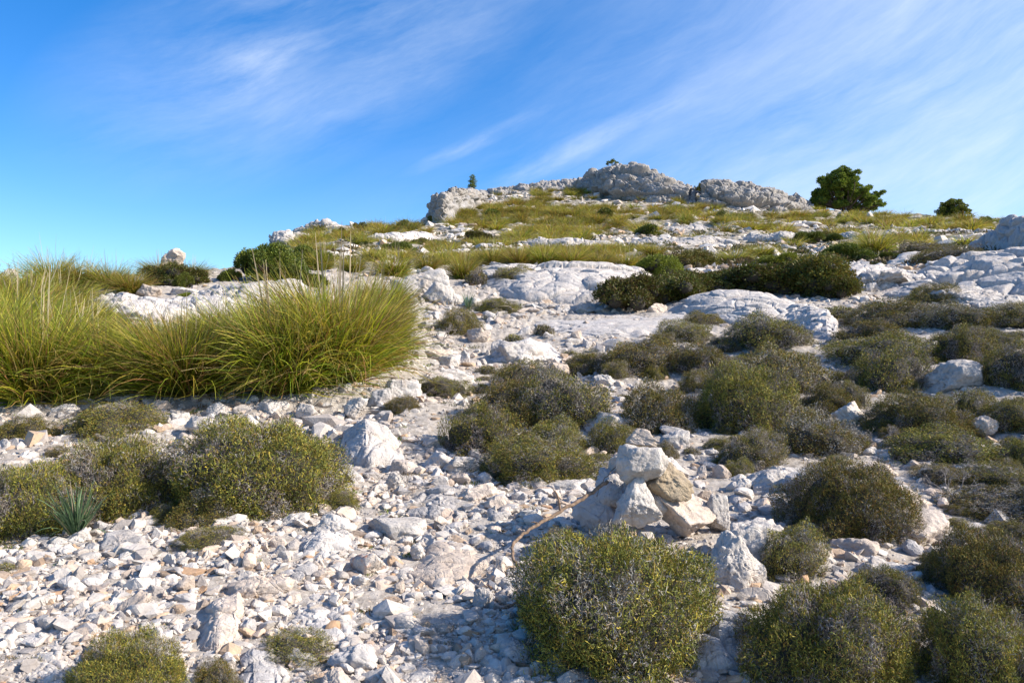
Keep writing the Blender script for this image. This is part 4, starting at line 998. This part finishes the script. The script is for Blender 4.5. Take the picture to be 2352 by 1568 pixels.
for q in order[:200]:
    x = (gx[q]-1176)*S/FL*gY[q]; a, b = where_hill(gx[q], gy[q]); i = rng.randint(0, 3)
    o = plant(('tfar', i), [('blades', TUS['far'][i][0]), ('flower_stalks', TUS['far'][i][1])], 'grass_tussock', (x, gY[q], hgs(x, gY[q])-.05), (sizew[q]*1.3, sizew[q]*1.3, sizew[q]*.95), rng.uniform(0, 6.28),
          'small yellow green tussock in the %s %s' % (a, b), 'grass tussock', 'distant tussocks, %s, %s' % (a, b))
def merged_far():
    r = np.random.RandomState(9); parts = []
    src = []
    for i in range(3):
        me = TUS['far'][i][0]; V = np.empty(len(me.vertices)*3, np.float32); me.vertices.foreach_get('co', V)
        F = np.empty(len(me.loops), np.int32); me.loops.foreach_get('vertex_index', F)
        c = np.empty(len(me.vertices)*4, np.float32); me.color_attributes['Col'].data.foreach_get('color', c)
        src.append((V.reshape(-1, 3), F.reshape(-1, 4), c.reshape(-1, 4)[:, :3]))
    for q in order[200:]:
        V, F, c = src[r.randint(0, 3)]; t = r.uniform(0, 6.28); s = sizew[q]*1.25
        x = (gx[q]-1176)*S/FL*gY[q]
        A = V@rot3(0, 0, t).T*np.array([s, s, s*.75])+np.array([x, gY[q], hgs(x, gY[q])-.05])
        parts.append((A, F, c*r.uniform(.5, 1.3)*np.array([r.uniform(.8, 1.15), 1, 1])))
    V, F, c = join(parts)
    tag(link('hillside_grass', mesh('hillside_grass', V, F, M_grass, c)), 'yellow green grass covering bands of the distant hillside', 'grass', kind='stuff')
merged_far()
def scrub_far():          # dull low garrigue mat between the far stones
    r = np.random.RandomState(19); n = 3400
    px = r.uniform(640, 2400, n); py = r.uniform(425, 612, n)
    k = ~in_ell(px, py, GRASS, .8) & (fbm(np.stack([px/60, py/25, px*0], 1), 2) > -.05); px, py = px[k], py[k]
    Y = hits(px, py); k = ~np.isnan(Y); px, py, Y = px[k], py[k], Y[k]; x = (px-1176)*S/FL*Y; z = hg(x, Y); N = len(x)
    M = 60
    D = r.normal(size=(N, M, 3)); D /= np.linalg.norm(D, axis=2)[..., None]; D[..., 2] = np.abs(D[..., 2])
    s = r.uniform(.15, .5, N)[:, None, None]
    P0 = D*s*np.array([1.3, 1.1, .5])*r.uniform(.6, 1, (N, M, 1))+np.stack([x, Y, z], 1)[:, None]
    P0 = P0.reshape(-1, 3); g = D.reshape(-1, 3)+r.normal(0, .5, (N*M, 3)); g /= np.linalg.norm(g, axis=1)[:, None]
    P = np.stack([P0, P0+g*.07, P0+g*.13], 1); ax = np.cross(g, r.normal(size=g.shape)); ax /= np.linalg.norm(ax, axis=1)[:, None]
    W = .05*np.array([.5, 1, .2])[None]*np.ones((len(P), 1))
    pal = np.array([(.10, .095, .03), (.14, .11, .05), (.07, .075, .025), (.12, .085, .04)])
    c = np.repeat(pal[r.randint(0, 4, N)]*r.uniform(.8, 1.2, (N, 1)), M, 0)
    v = ribbons(P, W, np.repeat(ax[:, None], 3, 1), c)
    tag(link('hillside_scrub', mesh('hillside_scrub', v[0], v[1], M_shrub, v[2])), 'low olive brown scrub between the stones of the distant hillside', 'scrub', kind='stuff')
scrub_far()
def weeds_near():
    r = np.random.RandomState(29); n = 260
    px = r.uniform(-60, 1300, n); py = r.uniform(700, 1600, n)
    parts = []; Y = hits(px, py); x = (px-1176)*S/FL*Y; z = hg(x, Y)
    for i in range(n):
        m = 40; k = S/FL*Y[i]*r.uniform(5, 14); t = r.uniform(0, 2*PI, m); a = np.abs(r.normal(0, .7, m))
        g = np.stack([np.sin(a)*np.cos(t), np.sin(a)*np.sin(t), np.cos(a)], 1)
        P0 = np.array([x[i], Y[i], z[i]])+r.normal(0, k*.8, (m, 3))*np.array([1, 1, 0]); L = k*r.uniform(.5, 1.2, m)[:, None]
        P = np.stack([P0, P0+g*L*.5, P0+g*L+np.array([0, 0, -.1])*L], 1); ax = np.cross(g, r.normal(size=g.shape)); ax /= np.linalg.norm(ax, axis=1)[:, None]
        c = np.array([(.16, .19, .03), (.12, .13, .03), (.20, .13, .06), (.22, .20, .14)])[r.randint(0, 4)]*r.uniform(.7, 1.2, (m, 1))
        parts.append(ribbons(P, k*.16*np.array([.8, 1, .3])[None]*np.ones((m, 1)), np.repeat(ax[:, None], 3, 1), c))
    V, F, c = join(parts)
    tag(link('small_weeds', mesh('small_weeds', V, F, M_shrub, c)), 'tiny green and brown weeds sprouting between the stones', 'weeds', kind='stuff')
weeds_near()

# ---------------------------------------------------------------- pines
def pine(px, py, w, h, Y, label, seed, blobs, trunks, N=26000, leafw=.020):
    r = np.random.RandomState(seed); k = S/FL*Y; W = w*k/2; Hh = h*k
    x = (px-1176)*k; z = hgs(x, Y)
    zb = EYE+(784-py)*k
    root = tag(link('pine_tree', None, loc=(x, Y, min(z, zb))), label, 'tree', 'pines on the hill')
    dz = max(zb-z, 0)
    B = np.array(blobs, float)     # x,z in -1..1 / 0..1, radius rel. to W
    P3, R3 = [], []
    for bx, bz, br in B:
        for m in range(12):
            d = r.normal(size=3); d /= np.linalg.norm(d)
            ymax = .75*math.sqrt(max(.05, 1-bx*bx))
            P3.append((bx*W+d[0]*br*W*.75, r.uniform(-ymax, ymax)*W*.8, bz*Hh+dz+d[2]*br*W*.5)); R3.append(br*W*r.uniform(.24, .46))
    P3 = np.array(P3); R3 = np.array(R3)
    kk = r.choice(len(P3), N, p=R3**2/np.sum(R3**2)); D = r.normal(size=(N, 3)); D /= np.linalg.norm(D, axis=1)[:, None]
    P0 = P3[kk]+D*(R3[kk]*r.uniform(.45, 1.15, N))[:, None]*np.array([1, 1, .62])
    g = D+np.array([0, 0, .5])+r.normal(0, .4, (N, 3)); g /= np.linalg.norm(g, axis=1)[:, None]; L = .05*W*r.uniform(.6, 1.3, N)[:, None]
    P = np.stack([P0, P0+g*L*.5, P0+g*L], 1); ax = np.cross(g, r.normal(size=g.shape)); ax /= np.linalg.norm(ax, axis=1)[:, None]
    c = np.array([(.10, .15, .02), (.15, .19, .022), (.20, .22, .028), (.07, .11, .018)])[r.randint(0, 4, N)]*r.uniform(.8, 1.2, (N, 1))
    v = ribbons(P, leafw*W*np.array([.5, 1, .3])[None]*np.ones((N, 1)), np.repeat(ax[:, None], 3, 1), c)
    link('crown', mesh('crown', v[0], v[1], M_needle, v[2]), root)
    parts = []
    for tr in trunks:
        pts = [np.array([a*W, b*W, cc*Hh]) for a, b, cc in tr]
        parts.append(tube(smooth_path(pts, 14), np.linspace(.055, .02, 14)*W, 8))
    q = join(parts); link('trunk', mesh('trunk', q[0], q[1], M_bark, smooth=True), root)
    parts = []
    for i in r.choice(len(P3), min(60, len(P3)), replace=False):
        p = P3[i]; s = np.array([p[0]*.25, p[1]*.25, Hh*.18+dz*.5]); parts.append(tube(smooth_path([s, (s+p)/2+r.normal(0, .06*W, 3), p], 8), np.linspace(.022, .006, 8)*W, 5))
    q = join(parts); link('limbs', mesh('limbs', q[0], q[1], M_bark, smooth=True), root)
pine(1940,498,166,106,82,'large spreading pine on the right skyline',701,
     [(-.78,.42,.2),(-.62,.62,.24),(-.45,.80,.22),(-.2,.86,.24),(.05,.80,.22),(-.5,.45,.3),(-.15,.6,.34),(.12,.55,.28),(.3,.42,.26),(.5,.55,.18),(.62,.40,.22),(.85,.48,.14),(.88,.26,.15),(.72,.2,.18),(-.9,.30,.12),(-.3,.30,.26),(.35,.22,.22),(-.68,.28,.16),(-.25,.95,.12)],
     [[(0,0,-.05),(-.05,0,.2),(-.2,.05,.5),(-.25,0,.85)],[(.02,0,-.03),(.2,.05,.15),(.5,0,.32),(.75,0,.4)],[(-.02,0,0),(-.25,-.1,.2),(-.55,-.1,.42),(-.7,0,.55)]], 60000)
pine(2189,505,84,54,76,'smaller round pine right of the large pine',702,
     [(-.6,.35,.34),(-.3,.62,.34),(0,.72,.34),(.35,.62,.36),(.65,.4,.32),(0,.4,.5),(-.75,.15,.25),(.8,.15,.25),(-.2,.2,.4),(.3,.2,.4)],
     [[(0,0,-.1),(.05,0,.3),(0,0,.7)]], 16000, .05)
pine(1085,438,24,38,74,'slim upright pine beside the left crag',703,
     [(0,.85,.55),(-.2,.65,.7),(.25,.6,.75),(0,.42,.8),(-.2,.25,.7),(.2,.22,.6),(.3,.78,.4),(-.1,.08,.7),(.2,.1,.6)],[[(0,0,-.1),(.1,0,.4),(0,0,.8)]], 6000, .10)
def summit_tree():
    pine(1409,388,36,22,92,'tiny windswept tree on top of the summit crag',704,[(-.5,.65,.4),(-.1,.75,.4),(.35,.55,.3),(.75,.35,.3)],[[(0,0,-.3),(0,0,.2),(-.3,0,.6)],[(.1,0,-.3),(.4,0,.2),(.6,0,.5)]], 1800, .10)
summit_tree()

# ---------------------------------------------------------------- strappy leafed plants, branch and twigs
def strap_plant(px, py, wpx, label, seed, n=46, wf=.03):
    r = np.random.RandomState(seed); x, Y, z = G(px, py); s = wpx*S/FL*Y; K = 7
    t = r.uniform(0, 2*PI, n); th = r.uniform(.02, .6, n); L = r.uniform(.6, 1.1, n); bd = r.gamma(2, .28, n)
    P = np.zeros((n, K, 3)); P[:, 0] = np.stack([.04*np.cos(t), .04*np.sin(t), t*0], 1)
    for k in range(1, K):
        a = th+bd*(k/(K-1))**1.6; P[:, k] = P[:, k-1]+(L/(K-1))[:, None]*np.stack([np.sin(a)*np.cos(t), np.sin(a)*np.sin(t), np.cos(a)], 1)
    side = np.stack([-np.sin(t), np.cos(t), t*0], 1)+r.normal(0, .3, (n, 3)); side /= np.linalg.norm(side, axis=1)[:, None]
    c = np.array([(.10, .17, .085), (.13, .20, .10), (.08, .14, .06), (.30, .24, .16)])[r.choice(4, n, p=[.4, .3, .2, .1])]
    v = ribbons(P*s, s*wf*np.array([.8, 1, 1, .9, .75, .5, .1])[None]*np.ones((n, 1)), np.repeat(side[:, None], K, 1), c)
    o = link('strap_leaf_plant', mesh('strap_leaf_plant', v[0], v[1], M_leaf, v[2]), loc=(x, Y, z))
    tag(o, label, 'plant', 'plants with long strap leaves')
strap_plant(176,1236,140,'blue green strap leaved plant in front of the left shrubs',801,110)
strap_plant(1075,715,44,'small blue green strap leaved plant in the upper rubble',802,60)
strap_plant(1150,640,36,'pale strap leaved plant on the centre slab crack',803,40)
def stick(pts, r0, r1, label, seed, forks=(), name='dry_branch'):
    W = []
    for px, py, dy, dz in pts:
        x, Y, z = G(px, py) if dy is None else G(px, py, dy)
        k = S/FL*Y; W.append((x, Y, max(z+r0, EYE+(784-py)*k) if dz is None else EYE+(784-py)*k))
    P = smooth_path(W, 46, .0025, seed); parts = [tube(P, np.linspace(r0, r1, 46), 8)]
    for f in forks:
        i, dx, dz, l = f; a = P[i]; b = a+np.array([dx, .02, dz])*l
        parts.append(tube(smooth_path([a, (a+b)/2+np.array([.01, 0, .02])*l*2, b], 12, .001, seed), np.linspace(r1*1.2, r1*.4, 12), 6))
    q = join(parts); tag(link(name, mesh(name, q[0], q[1], M_stick, smooth=True)), label, 'branch')
stick([(1395,1105,4.35,1),(1330,1150,4.25,1),(1250,1195,4.1,1),(1185,1240,3.95,1),(1180,1285,3.8,1),(1205,1310,3.75,1)],.011,.006,'curved brown branch arching left of the cairn',811,[(14,-.1,.3,.4),(20,-.3,.1,.12)])
stick([(1500,1000,4.6,1),(1440,1045,4.5,1),(1385,1105,4.4,1),(1370,1140,4.35,1)],.003,.002,'thin pale straw stalk left of the cairn',812)
stick([(1148,1405,None,None),(1200,1385,None,None),(1250,1370,None,None)],.009,.006,'sawn branch end poking from under the front shrub',813)
stick([(195,1205,None,None),(300,1208,None,None),(430,1207,None,None),(520,1203,None,None),(600,1190,None,None)],.010,.005,'long dark twig lying below the left shrubs',814,[(20,.3,.3,.15)])
stick([(500,1315,None,None),(560,1280,None,None),(620,1220,None,None),(690,1180,None,None)],.006,.003,'thin pale twig slanting across the left rubble',815,[(16,.4,.2,.15),(30,-.2,.3,.1)])
def gnarl(px, py, s, label, seed):
    r = np.random.RandomState(seed); x, Y, z = G(px, py); s *= S/FL*Y; parts = []
    def grow(p, d, l, rad, depth):
        e = p+d*l; m = (p+e)/2+r.normal(0, .12*l, 3); parts.append(tube(smooth_path([p, m, e], 7), np.linspace(rad, rad*.6, 7), 5))
        if depth:
            for _ in range(3):
                dd = d+r.normal(0, .55, 3); dd /= np.linalg.norm(dd); grow(e, dd, l*.68, rad*.6, depth-1)
    for _ in range(4):
        d = np.array([r.normal(0, .8), r.normal(0, .6), .6]); d /= np.linalg.norm(d); grow(np.array([x, Y, z]), d, s*.4, s*.02, 3)
    q = join(parts); tag(link('dead_shrub', mesh('dead_shrub', q[0], q[1], M_dead, smooth=True)), label, 'dead shrub')
M_dead = plain('bleached_twig', (.34, .30, .27), ns=40, c2=(.20, .17, .15))
gnarl(950,1130,70,'low tangle of dead twigs left of the long ridge rock',821)
gnarl(1135,1330,70,'grey dead twigs left of the front shrub',822)
gnarl(2190,1150,90,'bleached dead branches below the far right shrubs',823)
gnarl(2020,1020,60,'bare stump twigs between the right shrubs',824)
gnarl(1000,790,70,'dry twigs at the right foot of the big tussock',825)
gnarl(730,1560,50,'dead twigs beside the sparse bottom shrub',826)

# ---------------------------------------------------------------- medium stones, one object each
LAND = [(1480,1100,'the cairn'),(1420,1370,'the big front shrub'),(590,1060,'the big rounded left shrub'),(1040,1290,'the broad tan slab'),(843,1287,'the lichen stone'),(740,1425,'the big ridged slab'),
        (480,1425,'the orange stained rock'),(288,1240,'the flat topped grey stone'),(168,1190,'the strap leaved plant'),(300,1510,'the bottom left shrub'),(1095,1130,'the tan block in the path'),(850,1010,'the pale rippled slab'),
        (925,892,'the white angular boulder'),(1010,865,'the long white ledge'),(790,800,'the largest tussock'),(1195,805,'the broad rubble rock'),(1300,655,'the centre slab'),(980,645,'the lilac boulders'),
        (1640,706,'the domed slab'),(1845,750,'the bedrock spur'),(2186,857,'the cracked white boulder'),(1952,946,'the squat white rock'),(2112,1205,'the big rounded boulder'),(1940,1150,'the tall grey centre shrub'),
        (1870,1450,'the grey and yellow shrub'),(2250,1300,'the dark right edge shrub'),(1075,700,'the upper strap leaved plant'),(597,1340,'the tilted pointed slab'),(1240,1055,'the wide low shrub'),(110,1530,'the corner slab'),
        (742,1250,'the long knobbly rock'),(920,1205,'the scalloped rock'),(955,1545,'the bluish bottom slab'),(420,860,'the arching tussock')]
MED = [[stone_v(900+i, 3, 12, .09, 18, 0, .5) for i in range(16)]][0]
MEDM = []
for i, (V, F) in enumerate(MED):
    for j, mt in enumerate((M_rock, M_rock, M_warm, M_grey)):
        if j == 1: continue
        MEDM.append((mesh('loose_stone', V, F, mt, smooth=False), j))
zones = [((-40, 1200), (1200, 1590), 95), ((700, 1330), (930, 1220), 60), ((760, 1400), (700, 930), 60), ((1640, 2340), (1020, 1500), 26), ((1560, 2000), (1010, 1180), 14)]
used = set(); cnt = 0
sh_ell = [((a+b)/2, (c_+d)/2, (b-a)/2, (d-c_)/2) for a, b, c_, d, _ in SH]
rk = np.array([(a, b, c_/2, d/2) for a, b, c_, d in ROCKS])
for (xa, xb), (ya, yb), nn in zones:
    k = 0; tries = 0
    while k < nn and tries < 4000:
        tries += 1
        px, py = rng.uniform(xa, xb), rng.uniform(ya, yb)
        if in_ell(np.array([px]), np.array([py]), sh_ell, 1.05)[0]: continue
        if (((px-rk[:, 0])/(rk[:, 2]+12))**2+((py-rk[:, 1])/(rk[:, 3]+10))**2 < 1).any(): continue
        if 250 < px < 930 and ya < 930 and py < 900: continue
        w = rng.uniform(28, 62)*(.62+.4*(py-700)/868)
        me, j = MEDM[rng.randint(len(MEDM))]
        x, Y, z = G(px, py); s = w*S/FL*Y/2
        o = bpy.data.objects.new('loose_stone', me); COL.objects.link(o)
        fl = rng.uniform(.4, .95)
        o.location = (x, Y, z+s*fl*.25); o.rotation_euler = (rng.uniform(-.4, .4), rng.uniform(-.4, .4), rng.uniform(0, 6.28)); o.scale = (s*rng.uniform(.9, 1.3), s*rng.uniform(.6, 1.), s*fl)
        d = [math.hypot(px-a, (py-b)*1.3) for a, b, _ in LAND]; m = int(np.argmin(d)); dx, dy = px-LAND[m][0], (py-LAND[m][1])*1.3
        rel = ('right of' if dx > 0 else 'left of') if abs(dx) > abs(dy) else ('below' if dy > 0 else 'above')
        if abs(dx) > .5*abs(dy) and abs(dy) > .5*abs(dx): rel = ('lower ' if dy > 0 else 'upper ')+('right of' if dx > 0 else 'left of')
        size = 'sizeable' if w > 50 else ('medium' if w > 36 else 'small'); tone = ('white', 'white', 'beige', 'grey')[j]; shp = 'flattish' if fl < .6 else 'chunky'
        rel = rel.replace('lower right of', 'to the lower right of').replace('lower left of', 'to the lower left of').replace('upper right of', 'to the upper right of').replace('upper left of', 'to the upper left of')
        tag(o, '%s %s %s loose stone %s %s' % (size, shp, tone, rel, LAND[m][2]), 'stone', '%s loose stones %s %s' % (tone, rel, LAND[m][2]))
        k += 1

# ---------------------------------------------------------------- light, sky, camera
sd = Vector((math.sin(SUN_AZ)*math.cos(SUN_EL), math.cos(SUN_AZ)*math.cos(SUN_EL), math.sin(SUN_EL)))
L = bpy.data.lights.new('sun', 'SUN'); L.energy = 5.0; L.angle = math.radians(.5); L.color = (1, .92, .81)
lo = bpy.data.objects.new('sun', L); COL.objects.link(lo); lo.rotation_euler = sd.to_track_quat('Z', 'Y').to_euler(); lo.location = sd*50
W = bpy.data.worlds.new('World'); scene.world = W; W.use_nodes = True; nt = W.node_tree
for n_ in list(nt.nodes): nt.nodes.remove(n_)
q = NT(nt)
sky = q.n('ShaderNodeTexSky', sky_type='NISHITA', sun_disc=False, sun_elevation=SUN_EL, sun_rotation=SUN_AZ, air_density=1.0, dust_density=.3, ozone_density=2.2)
hs = q.n('ShaderNodeHueSaturation', {'Color': sky.outputs[0], 'Saturation': 1.45, 'Hue': .509, 'Value': 1.5})
dirn = q.n('ShaderNodeTexCoord').outputs['Generated']
sp = q.n('ShaderNodeSeparateXYZ', {0: dirn}); dx_, dy_, dz_ = sp.outputs
az = q.math('ARCTAN2', dx_, dy_); el = q.math('ARCSINE', dz_)
a = math.radians(24)
su = q.math('ADD', q.math('MULTIPLY', az, math.cos(a)), q.math('MULTIPLY', el, math.sin(a)))
sv = q.math('SUBTRACT', q.math('MULTIPLY', el, math.cos(a)), q.math('MULTIPLY', az, math.sin(a)))
def vec(x, y, z=0.): return q.n('ShaderNodeCombineXYZ', {0: x, 1: y, 2: z}).outputs[0]
wrp = q.n('ShaderNodeTexNoise', {'Vector': vec(su, sv), 'Scale': 3., 'Detail': 3.}).outputs[0]
v1 = vec(q.math('MULTIPLY', su, 2.2), q.math('ADD', q.math('MULTIPLY', sv, 11.), q.math('MULTIPLY', wrp, 1.1)), 3.)
n1 = q.n('ShaderNodeTexNoise', {'Vector': v1, 'Scale': 1., 'Detail': 12., 'Roughness': .68}).outputs[0]
v2 = vec(q.math('MULTIPLY', su, 9.), q.math('ADD', q.math('MULTIPLY', sv, 34.), q.math('MULTIPLY', wrp, 2.5)), 1.)
n2 = q.n('ShaderNodeTexNoise', {'Vector': v2, 'Scale': 1., 'Detail': 7., 'Roughness': .65}).outputs[0]
def blob(a0, e0, ra, re, pw=1.):
    d = q.math('SQRT', q.math('ADD', q.math('POWER', q.math('DIVIDE', q.math('SUBTRACT', su, a0), ra), 2.), q.math('POWER', q.math('DIVIDE', q.math('SUBTRACT', sv, e0), re), 2.)))
    return q.math('POWER', q.math('SUBTRACT', 1., d, clamp=True), pw)
def ae(px, py):      # survey pixel -> streak coordinates of that sky direction
    u = (px-1176)*S/FL; v = (784-py)*S/FL; A = math.atan(u); E = math.atan(v/math.sqrt(1+u*u))
    return A*math.cos(a)+E*math.sin(a), E*math.cos(a)-A*math.sin(a)
def cb(px, py, ra, re): u, v = ae(px, py); return blob(u, v, ra, re)
m_right = q.math('MULTIPLY', q.ramp(az, [(0., 0.), (.55, 1.)]), 1.)
mask = q.math('MAXIMUM', q.math('MULTIPLY', cb(800, 70, .40, .15), 1.25), q.math('MULTIPLY', cb(1700, 200, .6, .3), .5))
mask = q.math('MAXIMUM', mask, q.math('MULTIPLY', cb(2300, 330, .7, .42), 1.1))
cl = q.math('MULTIPLY', q.math('ADD', q.ramp(n1, [(.34, 0.), (.72, 1.)]), q.math('MULTIPLY', q.ramp(n2, [(.45, 0.), (.8, 1.)]), .45)), q.math('MULTIPLY', mask, 1.5, clamp=True))
wisp = q.math('MULTIPLY', q.math('MAXIMUM', cb(590, 150, .10, .04), q.math('MAXIMUM', cb(1090, 328, .11, .012), cb(1330, 340, .22, .02))), q.ramp(n2, [(.35, .2), (.7, 1.)]))
veil = q.math('MULTIPLY', q.math('MULTIPLY', m_right, q.ramp(n1, [(.2, .5), (.8, 1.)])), .55)
tot = q.math('ADD', q.math('ADD', q.math('MULTIPLY', cl, .30), q.math('MULTIPLY', wisp, .4)), q.math('MULTIPLY', veil, .9), clamp=True)
low = q.ramp(el, [(0., .06), (.22, .0)])
tot = q.math('MULTIPLY', q.math('ADD', tot, low, clamp=True), .85)
up = q.math('GREATER_THAN', el, 0.)
tot = q.math('MULTIPLY', tot, up)
hz = q.ramp(el, [(0., (.50, .75, .98)), (.42, (1., 1., 1.))])
skyc = q.mix(tot, q.mix(1., hs.outputs[0], hz, 'MULTIPLY'), (7.2, 7.9, 8.8))
bg = q.n('ShaderNodeBackground', {'Color': skyc, 'Strength': .082})
q.n('ShaderNodeOutputWorld', {0: bg.outputs[0]})
cam = bpy.data.cameras.new('camera'); cam.sensor_width = 36; cam.lens = 36*FL/1024; cam.clip_start = .05; cam.clip_end = 2000
co = bpy.data.objects.new('camera', cam); COL.objects.link(co); co.location = (0, 0, EYE); co.rotation_euler = (PI/2, 0, 0); scene.camera = co
scene.view_settings.view_transform = 'Standard'; scene.view_settings.look = 'None'; scene.view_settings.gamma = 1; scene.view_settings.exposure = 0.8
scene.cycles.max_bounces = 6; scene.cycles.diffuse_bounces = 3; scene.cycles.transparent_max_bounces = 4
